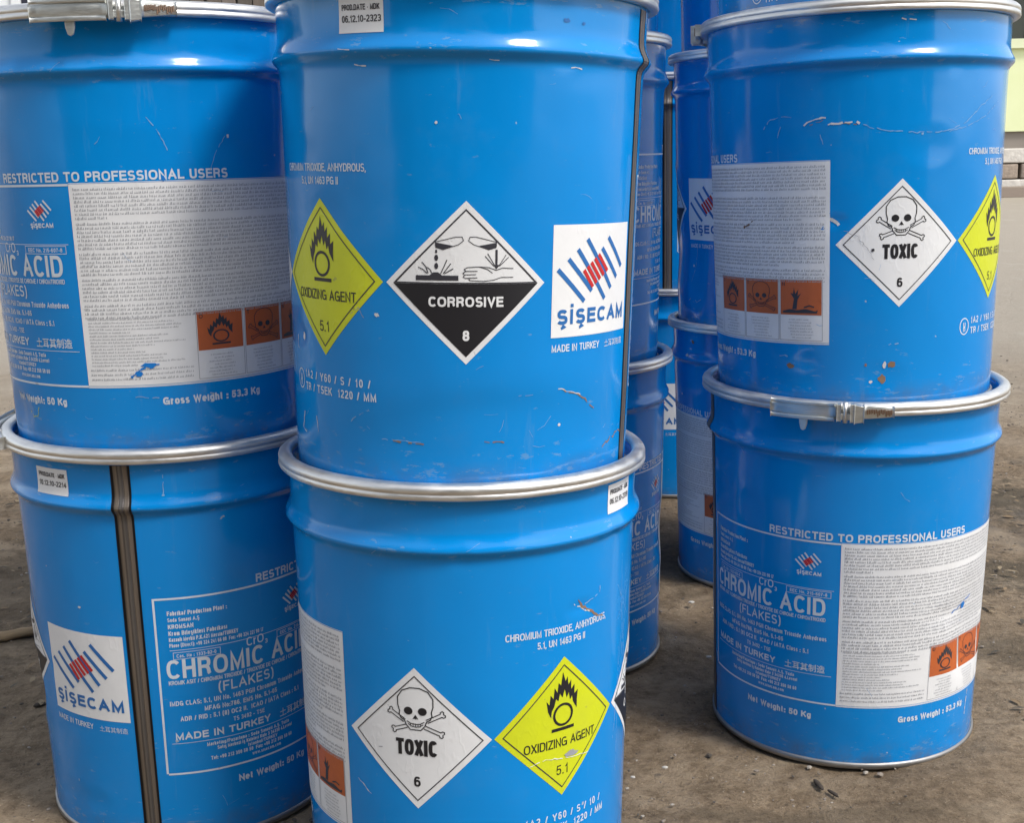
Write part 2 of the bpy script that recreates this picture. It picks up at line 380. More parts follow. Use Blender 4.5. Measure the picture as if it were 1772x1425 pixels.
def skull_art():
    a = Art()
    # crossed bones behind, then skull outline
    for x0, y0, x1, y1 in ((-19, -9, -41, 5), (-15, -18, -35, -25), (19, -8, 43, 4), (15, -18, 41, -29)):
        s = 1 if x1 > 0 else -1; dx, dy = x1-x0, y1-y0; l = math.hypot(dx, dy); ux, uy = dx/l, dy/l; nx, ny = -uy*3, ux*3
        e = lambda u, v: (x1 + ux*u - uy*v, y1 + uy*u + ux*v)
        a.stroke([(x0+nx, y0+ny), e(0, 3), e(1.5, 5.5), e(5, 5.8), e(6.5, 3), e(4.5, 0), e(6.5, -3), e(5, -5.8), e(1.5, -5.5), e(0, -3), (x0-nx, y0-ny)], 1.6)
    a.stroke([(-27, 8), (-30, 18), (-30, 32), (-22, 44), (-8, 50), (8, 50), (22, 44), (30, 32), (30, 18), (27, 8), (28, 2), (25, -5), (19, -8), (16, -16), (9, -24), (-9, -24), (-16, -16), (-19, -8), (-25, -5), (-28, 2), (-27, 8)], 1.8)
    a.poly(arc(-12, 9, 7.5, 7, 0, 350, 14)); a.poly(arc(12, 9, 7.5, 7, 0, 350, 14))
    a.poly([(0, 3), (5, -5), (1, -4), (0, -6), (-1, -4), (-5, -5)])
    a.stroke([(-15, -9), (-8, -13), (0, -14), (8, -13), (15, -9)], 1.6)
    a.stroke([(-13, -14), (-6, -18), (0, -19), (6, -18), (13, -14)], 1.4)
    for x in (-9, -4.5, 0, 4.5, 9): a.stroke([(x, -12.5), (x*.9, -18.5)], 1.1)
    return a
def diamond(r, k=1.): return [(-r*k, 0), (0, -r), (r*k, 0), (0, r)]
def logo_art(kind):
    """slanting strokes emblem, box -50..50 by 0..92"""
    B, Rd = Art(), Art()
    def mp(x, y):
        p = (x-1265)/335; th = math.degrees(math.asin(min(.98, .5+.427*p)))
        yb, yt = 655-55*p, 148-23*p
        return ((th-30)/38*100 - 50, (yb-y)/(yb-yt)*92)
    wb = 4.0 if kind == 'big' else 5.2
    for a in ((1288, 345, 1408, 478), (1333, 295, 1440, 430), (1373, 250, 1500, 463), (1413, 203, 1527, 415), (1480, 240, 1552, 367), (1507, 192, 1573, 318)):
        B.stroke([mp(*a[:2]), mp(*a[2:])], wb)
    for i in range(5):
        x, y = 1402 + i*15.6, 340 - i*18
        Rd.stroke([mp(x, y), mp(x+42, y+72)], wb*.86, lay=.12)
    return B, Rd

ARTS = {}          # name -> list of (object name, parent index or None, material key, (v, f), offset mm)
def reg(name, items, zcut=True):
    ARTS[name] = [(n, par, mk, grid_cut(a, zc), off) for n, par, mk, a, zc, off in items]
CX_TOX, CX_OX, CX_COR, ZC, HR = 0., 48.6*MM, 97.6*MM, 186., 65.2
# toxic
base = Art().poly(diamond(HR))
brd = Art().poly(diamond(HR-7), diamond(HR-8.4)[::-1])
sk = Art().join(skull_art(), 0, 21, .52, .52)
tx = Art(); tx.text('TOXIC', 0, -15.5, 15, 3.3, 37, 'c', track=.1); nb = Art(); nb.text('6', 0, -44.5, 9.5, 1.9, None, 'c', sx=.9)
for a in (base, brd, sk, tx, nb): a.shift(CX_TOX, ZC)
reg('toxic', [('toxic_label', None, 'white', base, True, .25), ('border', 0, 'ink', brd, True, .45), ('skull_emblem', 0, 'black', sk, True, .45), ('lettering', 0, 'black', tx, True, .45), ('class_number', 0, 'black', nb, True, .45)])
# oxidizing
base = Art().poly(diamond(HR)); brd = Art().poly(diamond(HR-7), diamond(HR-8.4)[::-1])
f1, f2 = oxid_emblem(); em = Art().join(f1, 0, 3).join(f2, 0, 3)
tx = Art(); tx.text('OXIDIZING AGENT', 0, -18.5, 8.5, 1.15, 78, 'c', track=.12); nb = Art(); nb.text('5.1', 0, -45, 9, 1.1, 13, 'c')
for a in (base, brd, em, tx, nb): a.shift(CX_OX, ZC)
reg('oxid', [('oxidizing_label', None, 'yellow', base, True, .27), ('border', 0, 'ink', brd, True, .47), ('flame_emblem', 0, 'black', em, True, .47), ('lettering', 0, 'black', tx, True, .47), ('class_number', 0, 'black', nb, True, .47)])
# corrosive
base = Art().poly(diamond(HR)); r = HR-6.2
up = Art().poly([(-r, 0), (r, 0), (0, r)], [(-r+3, 1.), (0, r-1.6), (r-3, 1.)])
lo = Art().poly([(-r, -.2), (0, -r-.2), (r, -.2)], lay=.0)
em = Art()
em.rect(-40, -6, 2.5, 6.5); em.poly([(-29, 6.5), (-19, 6.5), (-22, 9), (-26, 9)], lay=.04)
for x0, x1, y1 in ((-30, -35, 17), (-27, -31, 13), (-20, -15, 19), (-18, -12, 16), (-17, -10, 12), (-31, -38, 13)): em.stroke([(x0, 8), ((x0+x1)/2 + .6, 8+(y1-8)*.6), (x1, y1)], .75)
for s_, cx in ((1, -14), (-1, 14)):
    em.stroke([(cx - 10*s_, 33), (cx - 10*s_, 30), (cx - 4*s_, 27), (cx + 8*s_, 31), (cx + 12*s_, 34), (cx + 11*s_, 37), (cx + 6*s_, 37), (cx - 10*s_, 33)], .55)
    em.poly([(cx - 10*s_, 32.6), (cx - 10*s_, 28.5), (cx - 5*s_, 27), (cx + 4*s_, 30)][::s_])
em.poly(arc(-23.5, 20.5, 1.6, 2.6, 0, 350, 8)); em.poly(arc(-23.5, 14, 1.6, 2.6, 0, 350, 8)); em.poly(arc(-23.5, 25.5, .9, 1.6, 0, 350, 8))
em.rect(23.2, 25, 15, 27); em.poly([(21.5, 15), (24, 11.5), (27, 15)])
for x0, x1, y1 in ((22, 15, 22), (23, 17, 24), (26, 32, 23), (26.5, 34, 21)): em.stroke([(x0, 14), ((x0+x1)/2, 14+(y1-14)*.5), (x1, y1)], .6)
em.stroke([(38, 12), (29, 12.5), (24, 10.8), (18, 13), (10, 13.5), (1, 13), (-1.5, 11.5), (0, 10), (9, 10)], .6)
em.stroke([(0, 10), (-2.5, 8.6), (-1.5, 7.2), (8, 7.4)], .6); em.stroke([(-1, 7), (-2.2, 5.5), (-.5, 4.4), (9, 4.9)], .6)
em.stroke([(2, 4.2), (3, 2.6), (14, 2), (22, 3), (28, 5), (38, 5)], .6); em.stroke([(10, 13.5), (17, 11.5), (21, 8.5)], .55)
tx = Art(); tx.text('CORROSIVE', 0, -18.6, 8.2, 1.75, 60, 'c', track=.13); nb = Art(); nb.text('8', 0, -46, 8.5, 1.9, None, 'c', sx=.9)
for a in (base, up, lo, em, tx, nb): a.shift(CX_COR, ZC)
reg('corr', [('corrosive_label', None, 'white', base, True, .25), ('border', 0, 'ink', up, True, .45), ('black_field', 0, 'black', lo, True, .45), ('spill_emblem', 0, 'ink', em, True, .47), ('lettering', 0, 'white', tx, True, .62), ('class_number', 0, 'white', nb, True, .62)])
# logo panel
LX0, LX1, LZ0, LZ1 = 124.3*MM, 161.0*MM, 140., 232.
base = Art().rect(LX0, LX1, LZ0, LZ1); bb, rr = logo_art('big'); cx = (LX0+LX1)/2
bb = Art().join(bb, cx, LZ0); rr = Art().join(rr, cx, LZ0)
wd = Art(); wd.text('ŞİŞECAM', cx, 150.5, 12.5, 2.9, 89, 'c', track=.22)
reg('logo', [('logo_panel', None, 'white', base, True, .25), ('stripe_emblem', 0, 'lblue', bb, True, .42), ('stripe_centre', 0, 'red', rr, True, .5), ('lettering', 0, 'lblue', wd, True, .45)])
tx = Art(); tx.text('MADE IN TURKEY', LX0+1, 128, 6, .95, 55, track=.14)
tx.join(font_art('土耳其制造', LX0+64, 127.5, 6, 32))
reg('made', [('origin_lettering', None, 'wprint', tx, False, .25)])
tx = Art(); tx.text('CHROMIUM TRIOXIDE, ANHYDROUS,', 28.3*MM, 273, 6.4, .95, 107, track=.1)
tx.text('5.1, UN 1463 PG II', 48*MM, 262.5, 6.2, .95, 50, 'c', track=.1)
reg('ctri', [('substance_lettering', None, 'wprint', tx, False, .25)])
tx = Art(); x = 29.3*MM
tx.stroke(arc(x+4, 95, 7, 8.5, 0, 360, 24), 1.1); tx.text('u', x+4, 94, 6.5, 1, None, 'c', sx=.9); tx.text('n', x+4, 89.2, 6.5, 1, None, 'c', sx=.9)
tx.text('1A2 / Y60 / S / 10 /', x+15, 97.5, 7, 1.15, 89, track=.3); tx.text('TR / TSEK  1220 / MM', x+15, 86.5, 7, 1.2, 94, track=.24)
reg('un', [('approval_lettering', None, 'wprint', tx, False, .25)])
tx = Art(); tx.text('RESTRICTED TO PROFESSIONAL USERS', -150.0*MM, 273.2, 8.8, 1.75, 82.8*MM, track=.15)
reg('restr', [('warning_lettering', None, 'wprint', tx, False, .25)])
tx = Art(); tx.text('Net Weight: 50 Kg', -160.8*MM, 64, 7.2, 1.7, 30.2*MM, track=.13); gx = Art(); gx.text('Gross Weight : 53.3 Kg', -95.1*MM, 64, 7.2, 1.7, 36.5*MM, track=.13)
reg('weight', [('net_weight_lettering', None, 'wprint', tx, False, .25), ('gross_weight_lettering', None, 'wprint', gx, False, .25)])
# info sheet
IX0, IX1, IZ0, IZ1 = -120.7*MM, -26.1*MM, 84., 271.
base = Art().rect(IX0, IX1, IZ0, IZ1)
R1_ = random.Random(3); t = Art(); tl = Art()
def micro(a, x0, x1, z, h, wl=1.0):
    x = x0
    while x < x1:
        n = R1_.choice((2, 3, 4, 5, 6, 7, 8, 9))
        for i in range(n):
            if x > x1: break
            w_ = R1_.uniform(.75, 1.15)*h*.42; hh = h*(1.0 if R1_.random() < .3 else .72)
            if R1_.random() < .5: a.rect(x, x+w_, z, z+hh*.38); a.rect(x+w_*.6, x+w_, z+hh*.38, z+hh)
            else: a.rect(x, x+w_*.62, z, z+hh)
            x += w_ + h*.16
        x += h*.42
z = IZ1-6; row = 0; para = {6, 7+8, 15+7, 29}
for row in range(31):
    if row in (7, 14, 20, 26): x1 = IX0 + (IX1-IX0)*R1_.uniform(.12, .9)
    else: x1 = IX1-5
    micro(t, IX0+4, x1, z, 2.5); z -= 3.72
    if row in (7, 14, 20, 26): z -= 1.5
zb_ = z
zz = 146
for i in range(15):
    micro(tl, IX0+6, IX0+6+R1_.uniform(35, 95), zz, 1.7); zz -= 3.1
for i in range(3): micro(t, IX0+4, IX0 + 100, 98-i*4.4, 2.2)
sqs = []
items = [('information_label', None, 'white', base, True, .25), ('small_print', 0, 'grey_ink', t, True, .42), ('fine_print', 0, 'grey_ink', tl, False, .42)]
SQ = [(-81.6, -64.8), (-63.5, -46.9), (-45.7, -29.0)]
fr = Art()
for k, (a0, a1) in enumerate(SQ):
    x0, x1 = a0*MM, a1*MM; cx = (x0+x1)/2
    s_ = Art().rect(x0, x1, 113, 149.5); items.append(('hazard_square', 0, 'orange', s_, True, .42)); idx = len(items)-1
    e = Art()
    if k == 0: e.join(f1, cx, 121, .78, .56).join(f2, cx, 121, .78, .56)
    elif k == 1: e.join(skull_art(), cx, 129, .40, .36)
    else:
        e.poly([(cx-20, 117), (cx-12, 119), (cx-4, 118), (cx+6, 119.5), (cx+16, 117), (cx+19, 118.5), (cx+18, 115), (cx-20, 115)])
        e.poly([(cx-9, 119), (cx-7, 130), (cx-11, 136), (cx-8, 135), (cx-7, 142), (cx-5.5, 135), (cx-2, 140), (cx-3, 133), (cx+1, 136), (cx-3, 129), (cx-4, 119)])
        e.stroke([(cx+4, 121), (cx+10, 123), (cx+15, 121.5)], 1.4)
    e.text(('O', 'T', 'N')[k], x0+2, 143.5, 4, .7)
    items.append(('hazard_emblem', idx, 'ink', e, False, .6))
    fr.stroke([(x0-.9, 150), (x1+.9, 150), (x1+.9, 86), (x0-.9, 86)], .5, closed=True)
    for j in range(7): micro(tl, cx-R1_.uniform(8, 15), cx+R1_.uniform(8, 15), 107.5-j*3.2, 1.5)
items.append(('table_frame', 0, 'grey_ink', fr, False, .44))
items[2] = ('fine_print', 0, 'grey_ink', tl, False, .42)
reg('info', items)
# chromic acid panel
PX0, PX1 = -187.3*MM, -120.7*MM
fr = Art(); fr.rect(PX0, PX1-.2, 269.4, 271.4); fr.rect(PX0, PX0+2.1, 84, 269.4); fr.rect(PX0+2.1, PX1-.2, 82.4, 84.4); fr.rect(PX1, IX1, 269.4+2, 271.6+.4)
fr.rect(PX1, IX1, 82, 83.6)
tx = Art(); X = lambda d: d*MM
tx.text('Fabrika/ Production Plant :', PX0+13, 253, 4.6, .95, 57)
tx.text('Soda Sanayi A.Ş', PX0+13, 246.5, 4.0, .7, 30)
tx.text('KROMSAN', PX0+13, 239.2, 4.6, 1.0, 24)
tx.text('Krom Bileşikleri Fabrikası', PX0+13, 232.2, 4.6, .95, 56)
tx.text('Kazanlı Mevkii P.K.421 Mersin/TURKEY', PX0+13, 225.8, 4.2, .8, 67)
tx.text('Phone (Direct): +90 324 241 66 00  Fax: +90 324 221 90 17', PX0+13, 219.8, 4.0, .65, 94)
tx.rect(PX0+13, PX1-6, 216.2, 216.7)
tx.text('CrO', X(-155), 208.6, 9, 1.2, 19); tx.text('3', X(-155)+20.5, 206, 4.6, .8)
tx.stroke([(PX0+16, 207), (PX0+61, 207), (PX0+61, 214), (PX0+16, 214)], .5, closed=True); tx.text('Cas. No : 1333-82-0', PX0+19, 208.6, 3.6, .6, 38)
tx.stroke([(PX1-58, 208), (PX1-9, 208), (PX1-9, 215), (PX1-58, 215)], .5, closed=True); tx.text('EEC No. 215-607-8', PX1-54, 209.6, 3.6, .6, 41)
tx.text('CHROMIC ACID', X(-184.2), 186.5, 20, 3.4, 58.2*MM, track=.17)
tx.text('KROMIK ASIT / CHROMIUM TRIOXIDE / TRIOXYDE DE CHROME / CHROMTRIOXID', X(-183.8), 180, 4.4, .7, 58*MM, track=.1)
tx.text('(FLAKES)', X(-166.4), 167, 10.5, 1.5, 22*MM, track=.2)
tx.text('IMDG CLAS: 5.1, UN No. 1463 PGII Chromium Trioxide Anhydrous', PX0+9, 157.5, 5.0, .85, 160)
tx.text('MFAG No:786, EMS No. 5.1-05', PX0+42, 149, 5.0, .95, 78)
tx.text('ADR / RID : 5.1 (8) OC2 II,  ICAO / IATA Class : 5.1', PX0+18, 140.5, 5.0, .95, 132)
tx.text('TS 3492 - TSE', PX0+70, 132, 4.6, .75, 34)
tx.text('MADE IN TURKEY', X(-182.9), 120.3, 7.6, 1.6, 36.2*MM, track=.16)
tx.join(font_art('土耳其制造', X(-142.3), 119.5, 9, 16.8*MM, .01))
tx.rect(PX0+8, PX1-6, 116.3, 116.8)
tx.text('Marketing/Pazarlama : Soda Sanayii A.Ş. Tuzla', PX0+42, 110.2, 3.8, .75, 92)
tx.text('Satış Merkezi İş Kuleleri Kule 3 34330 4.Levent', PX0+52, 105, 3.8, .75, 86)
tx.text('Istanbul/TURKEY', PX0+84, 100, 3.6, .7, 34)
tx.text('Tel: +90 212 350 50 50  Fax: +90 212 350 58 60', PX0+45, 94.5, 4.0, .8, 92)
tx.text('www.sisecam.com', PX0+88, 89, 3.6, .65, 34)
b2, r2 = logo_art('s'); cx = X(-132.9); sb = Art().join(b2, cx, 228, .34, .36); sr = Art().join(r2, cx, 228, .34, .36); sb.text('ŞİŞECAM', cx, 232, 4.2, 1.0, 27, 'c', track=.15)
reg('panel', [('panel_frame', None, 'wprint', fr, False, .25), ('panel_lettering', None, 'wprint', tx, False, .25), ('small_emblem', None, 'wprint', sb, False, .25), ('small_emblem_centre', 2, 'red', sr, False, .42)])
# seam strip
s_ = Art()
n = 180
for i in range(n):
    z0, z1 = 7 + i*(402-7)/n, 7 + (i+1)*(402-7)/n
    s_.rect(162.4*MM, 169.2*MM, z0, z1)
sv, sf = grid_cut(s_, False)
ARTS['seam'] = [('weld_seam', None, 'seam', (sv, sf), .45)]
def date_art(th, txt2, hgt=26):
    b = Art().rect(-20, 20, 399-hgt, 399); t1 = Art(); t1.text('PROD.DATE - MDK', 0, 390, 4.4, .75, 34, 'c', track=.1); t1.text(txt2, 0.5, 381, 5.2, .85, 35, 'c', track=.1)
    for a in (b, t1): a.shift(th*MM, 0)
    return [('date_sticker', None, 'white', grid_cut(b), .35), ('lettering', 0, 'ink', grid_cut(t1), .55)]

# ------------------------------------------------------------------ drum
R0, RT, ZRING, ZBEAD, RB, RRING = 151.64, 160.0, 409.2, 360.2, 166.5, 171.0
def profile(z):
    z = np.asarray(z, float)
    r = R0 + (RT-R0)*np.clip(z, 0, 345)/345
    r = np.where(z > 345, RT + (z-345)*.045, r)
    t = (z-ZBEAD)
    up = np.exp(-(np.abs(t)/8.0)**1.7); dn = np.exp(-(np.abs(t)/5.8)**2.2)
    return r + np.where(t > 0, up, dn)*(RB - 160.7)
class Drum:
    pass
def surf(phi, z, off, D):
    """phi deg in drum frame, z mm -> metres"""
    r = profile(z)
    a = np.radians(phi); s = D.seed
    r = r + .35*np.sin(2*a + s*3) + .30*np.sin(3*a + s) * np.sin(z/70 + s*2) + .24*np.sin(7*a + 2*s) * np.cos(z/48 + s) + .10*np.sin(15*a+s*5)*np.sin(z/31+s) + .05*np.sin(23*a+s*7)*np.sin(z/19+2*s) + .35*np.clip((z-330)/40, 0, 1)*np.sin(5*a+s*4)
    for (p0, z0, wp, wz, dep, sharp) in D.dents:
        dp = (phi - p0 + 180) % 360 - 180
        q = (dp/wp)**2 + ((z-z0)/wz)**2
        r = r - dep*np.exp(-q**sharp)
        r = r + dep*.18*np.exp(-((np.sqrt(q)-1.5)/.35)**2)
    r = (r + off)/1000
    return np.stack([r*np.sin(a), -r*np.cos(a), z/1000], axis=-1)
def lathe(name, prof, m, parent, seg=144, closed=False, wob=None):
    v = []; n = len(prof)
    for i in range(seg):
        a = 2*pi*i/seg
        for r, z in prof:
            if wob: r = r + wob(a, z)
            v.append((r*sin(a)/1000, -r*cos(a)/1000, z/1000))
    f = []
    for i in range(seg):
        j = (i+1) % seg
        for k in range(n if closed else n-1):
            l = (k+1) % n; f.append((i*n+k, j*n+k, j*n+l, i*n+l))
    return link_mesh(name, v, f, m, parent, True)
SHARE = {}
def place_art(D, key, root, rot_z=0., items=None, dphi=0., dz=0.):
    src = items or ARTS[key]; objs = []
    for i, (n, par, mk, (v, f), off) in enumerate(src):
        ck = (key, i, dz, dphi) if (D.plain and items is None) else None
        if ck in SHARE and ck: me = SHARE[ck]; o = bpy.data.objects.new(n, me); C.objects.link(o)
        else:
            P = surf(v[:, 0]/MM + dphi, v[:, 1] + dz, off + v[:, 2], D)
            uv = None
            if key == 'seam': uv = np.stack([(v[:, 0]/MM - 162.4)/6.8, v[:, 1]/400], axis=-1)
            o = link_mesh(n, P, f, M[mk], None, True, uv)
            if ck: SHARE[ck] = o.data
        o.parent = root if par is None else objs[par]; objs.append(o)
    return objs
def mark(D, root, pts, wd, mk, name='scratch', jag=.5, lay=.3):
    """a scratch or chip following the drum wall; pts (phi, z)"""
    r_ = random.Random(int(pts[0][0]*13 + pts[0][1]))
    a = Art(); P = []
    for (x0, y0), (x1, y1) in zip(pts, pts[1:]):
        n = max(1, int(math.hypot((x1-x0)*MM, y1-y0)/3))
        for i in range(n): t = i/n; P.append(((x0+(x1-x0)*t)*MM + r_.uniform(-jag, jag), y0+(y1-y0)*t + r_.uniform(-jag, jag)))
    P.append((pts[-1][0]*MM, pts[-1][1]))
    for i in range(len(P)-1):
        if r_.random() < .82: a.stroke([P[i], P[i+1]], wd*r_.uniform(.4, 1.2))
    if not a.v: return
    v, f = grid_cut(a, False)
    link_mesh(name, surf(v[:, 0]/MM, v[:, 1], lay + v[:, 2]*.5, D), f, M[mk], root)
def patch(D, root, phi, z, w_, h_, mk, name='paint_chip', lay=.32):
    r_ = random.Random(int(phi*7+z)); n = 11
    a = Art().poly([(phi*MM + w_/2*cos(2*pi*i/n)*r_.uniform(.6, 1.15), z + h_/2*sin(2*pi*i/n)*r_.uniform(.6, 1.15)) for i in range(n)])
    v, f = grid_cut(a, False)
    link_mesh(name, surf(v[:, 0]/MM, v[:, 1], lay, D), f, M[mk], root)

GRP = 'blue steel chemical drums stacked in the yard'
def arcbox(mb, a0, a1, r0, r1, z0, z1, n=6, taper=(0, 0)):
    """curved bar round the drum axis, degrees and mm"""
    v = []; f = []
    for i in range(n+1):
        t = i/n; a = R_(a0+(a1-a0)*t); q = taper[0]*(1-t)+taper[1]*t
        for r, z in ((r0, z0+q), (r1, z0+q), (r1, z1-q), (r0, z1-q)): v.append((r*sin(a)/1000, -r*cos(a)/1000, z/1000))
    for i in range(n):
        for k in range(4): f.append((i*4+k, (i+1)*4+k, (i+1)*4+(k+1) % 4, i*4+(k+1) % 4))
    f += [(3, 2, 1, 0), tuple(n*4+k for k in range(4))]
    return mb.add(v, f)
def latch(ring, th, big=True):
    """lever closure of the clamp ring; th = drum-frame angle (deg) of the lever's free end; runs to +50 deg"""
    z = ZRING
    lv = MB(); arcbox(lv, th, th+23, 172.5, 178, z-7.5, z+8, 8, (2.5, 0)); arcbox(lv, th+.5, th+22.5, 178, 179.6, z-9.6, z-5.5, 8); arcbox(lv, th+.5, th+22.5, 178, 179.4, z+5.8, z+9.4, 8)
    lv.build('lever', M['zinc'], ring, True, .0007)
    tb = MB(); a = th+12
    pr = [(-4.6, -7), (4.6, -7), (4.2, -15), (2.6, -20.5), (0, -22), (-2.6, -20.5), (-4.2, -15)]
    v = [((175+dr)*sin(R_(a)+x/175)/1000, (-(175+dr)*cos(R_(a)+x/175))/1000, (z+zz)/1000) for dr in (0, 2.2) for x, zz in pr for _ in (0,)]
    v = [(vx, vy, vz) for vx, vy, vz in v]; n = len(pr)
    fc = [tuple(range(n)), tuple(range(2*n-1, n-1, -1))] + [(i, i+n, (i+1) % n + n, (i+1) % n) for i in range(n)]
    tb.add(v, fc); tb.build('tab', M['zinc'], ring, False, .0006)
    hg = MB(); arcbox(hg, th+23.3, th+24.6, 172, 181, z-9, z+9, 2); arcbox(hg, th+27.6, th+28.8, 172, 182, z-9.5, z+9.5, 2); arcbox(hg, th+24.2, th+28, 173, 175, z-3.4, z+3.4, 2); arcbox(hg, th+24, th+28, 176.5, 180, z-7.5, z-1, 3)
    hg.build('hinge_bracket', M['zinc'], ring, False, .0005)
    pin = MB(); v = []; f = []
    A = R_(th+26); c = Vector((178.5*sin(A)/1000, -178.5*cos(A)/1000, 0))
    for zz in (z-10.5, z+11):
        for i in range(12): v.append((c.x + .0026*cos(i*pi/6), c.y + .0026*sin(i*pi/6), zz/1000))
    f = [tuple(range(11, -1, -1)), tuple(range(12, 24))] + [(i, (i+1) % 12, 12+(i+1) % 12, 12+i) for i in range(12)]
    pin.add(v, f).build('hinge_pin', M['ring'], ring, True)
    bl = MB(); arcbox(bl, th+28.9, th+32, 171.5, 180.5, z-11, z+9, 3, (0, 1.5)); bl.build('catch_block', M['zinc'], ring, False, .001)
    ex = MB(); arcbox(ex, th+32, th+42, 171, 175.6, z-6.8, z+8, 8, (0, 2.2)); ex.build('catch_plate', M['zinc'], ring, True, .001)
    kn = MB(); r_ = random.Random(5)
    for i in range(15):
        a = th+33+i*.56; dz = r_.uniform(-2.6, 1.5); arcbox(kn, a, a+.38, 175.4, 176.8, z-1.5+dz, z+3.4+dz*.4, 1)
    kn.build('rusty_knurling', M['rustmetal'], ring, False)
M['rustmetal'] = metal_mat('rusty_stamping', (.30, .20, .14), .6, 80)

HB, SEGB = None, 144
def body_mesh(D, root):
    key = 'body'
    if D.plain and key in SHARE:
        o = bpy.data.objects.new('body', SHARE[key]); C.objects.link(o); o.parent = root; return o
    fine = bool(D.dents)
    seg = 288 if fine else 144
    zs = list(np.arange(4, 344, 4 if fine else 8)) + list(np.arange(345, 380, 1.2)) + list(np.arange(381.5, 407, 5)) + [407]
    ph = np.arange(seg)*360/seg; n = len(zs)
    PH, ZZ = np.meshgrid(ph, np.array(zs, float), indexing='ij')
    P = surf(PH, ZZ, 0, D).reshape(-1, 3)
    f = []
    for i in range(seg):
        j = (i+1) % seg
        for k in range(n-1): f.append((i*n+k, j*n+k, j*n+k+1, i*n+k+1))
    o = link_mesh('body', P, f, M['paint'], root)
    if D.plain: SHARE[key] = o.data
    return o
def make_drum(x, y, z, lean, rot, label, prints='all', seed=0., dents=(), latch_at=None, dz=0., date=None, plain=False, tops=True):
    D = Drum(); D.seed = seed; D.dents = [(p - rot, *rest) for p, *rest in dents]
    if not plain:
        rk = random.Random(int(seed*10))
        for _ in range(9): D.dents.append((rk.uniform(-90, 90) - rot, rk.choice((rk.uniform(20, 70), rk.uniform(20, 330), rk.uniform(352, 372), rk.uniform(385, 398))), rk.uniform(2.5, 8), rk.uniform(5, 16), rk.uniform(.25, 1.0), 1))
    D.plain = plain; D.rot = rot
    root = bpy.data.objects.new('steel_drum', None); C.objects.link(root); root.empty_display_size = .1
    ax = Vector((lean[0], lean[1], 1)).normalized()
    root.matrix_world = Matrix.Translation((x, y, z)) @ Vector((0, 0, 1)).rotation_difference(ax).to_matrix().to_4x4() @ Matrix.Rotation(R_(rot), 4, 'Z')
    tag(root, label, 'drum', GRP)
    body_mesh(D, root)
    def shared(name, fn):
        if name in SHARE: o = bpy.data.objects.new(name, SHARE[name]); C.objects.link(o); o.parent = root
        else: o = fn(); SHARE[name] = o.data
        return o
    shared('bottom_rim', lambda: lathe('bottom_rim', [(120, 3), (147, 3), (149.5, 0), (152.6, 0), (153.9, 1.2), (154.0, 5.4), (152.6, 7.0), (151.9, 7.2)], M['chime'], root))
    shared('lid', lambda: lathe('lid', [(.5, 400), (60, 400), (120, 400.5), (138, 401.6), (146, 400), (154.5, 399.2), (157.4, 400.6), (158.4, 405), (158.8, 413.5), (161, 416.2), (165, 416)], M['lidpaint'], root))
    W = lambda a, z_: .6*sin(2*a + seed) + .35*sin(5*a+seed*3) + .18*sin(11*a+seed*7) + .12*sin(19*a + seed + z_)
    ring = lathe('clamp_ring', [(160.5, 404.6), (166.0, 404.2), (169.6, 404.3), (170.6, 405.0), (171.2, 406.4), (170.9, 409.2), (170.2, 409.9), (170.9, 410.6), (171.0, 413.2), (170.3, 415.4), (168.2, 417.2), (164.6, 418.3), (161.0, 417.8), (158.9, 415.4), (158.6, 412), (160.2, 411), (160.8, 408)], M['ring'], root, closed=True, wob=W)
    if latch_at is not None: latch(ring, latch_at - rot)
    if prints == 'low':
        for k, q in (('un', -66), ('logo', -122), ('toxic', -66), ('oxid', -66), ('corr', -66)): place_art(D, k, root, dz=q)
    else:
        for k in prints if prints != 'all' else ('toxic', 'oxid', 'corr', 'logo', 'made', 'ctri', 'un', 'restr', 'weight', 'info', 'panel'):
            place_art(D, k, root, dz=dz)
    place_art(D, 'seam', root)
    if date: place_art(D, 'date', root, items=date_art(date[0] - rot, date[1]), dz=date[2] if len(date) > 2 else 0)
    D.root = root
    D.mark = lambda pts, wd=1., mk='scuff', name='scratch', jag=.5, lay=.32: mark(D, root, [(p - rot, q) for p, q in pts], wd, mk, name, jag, lay)
    D.patch = lambda p, q, w_, h_, mk='bare', name='paint_chip', lay=.34: patch(D, root, p - rot, q, w_, h_, mk, name, lay)
    return D
M['lidpaint'] = M['paint']

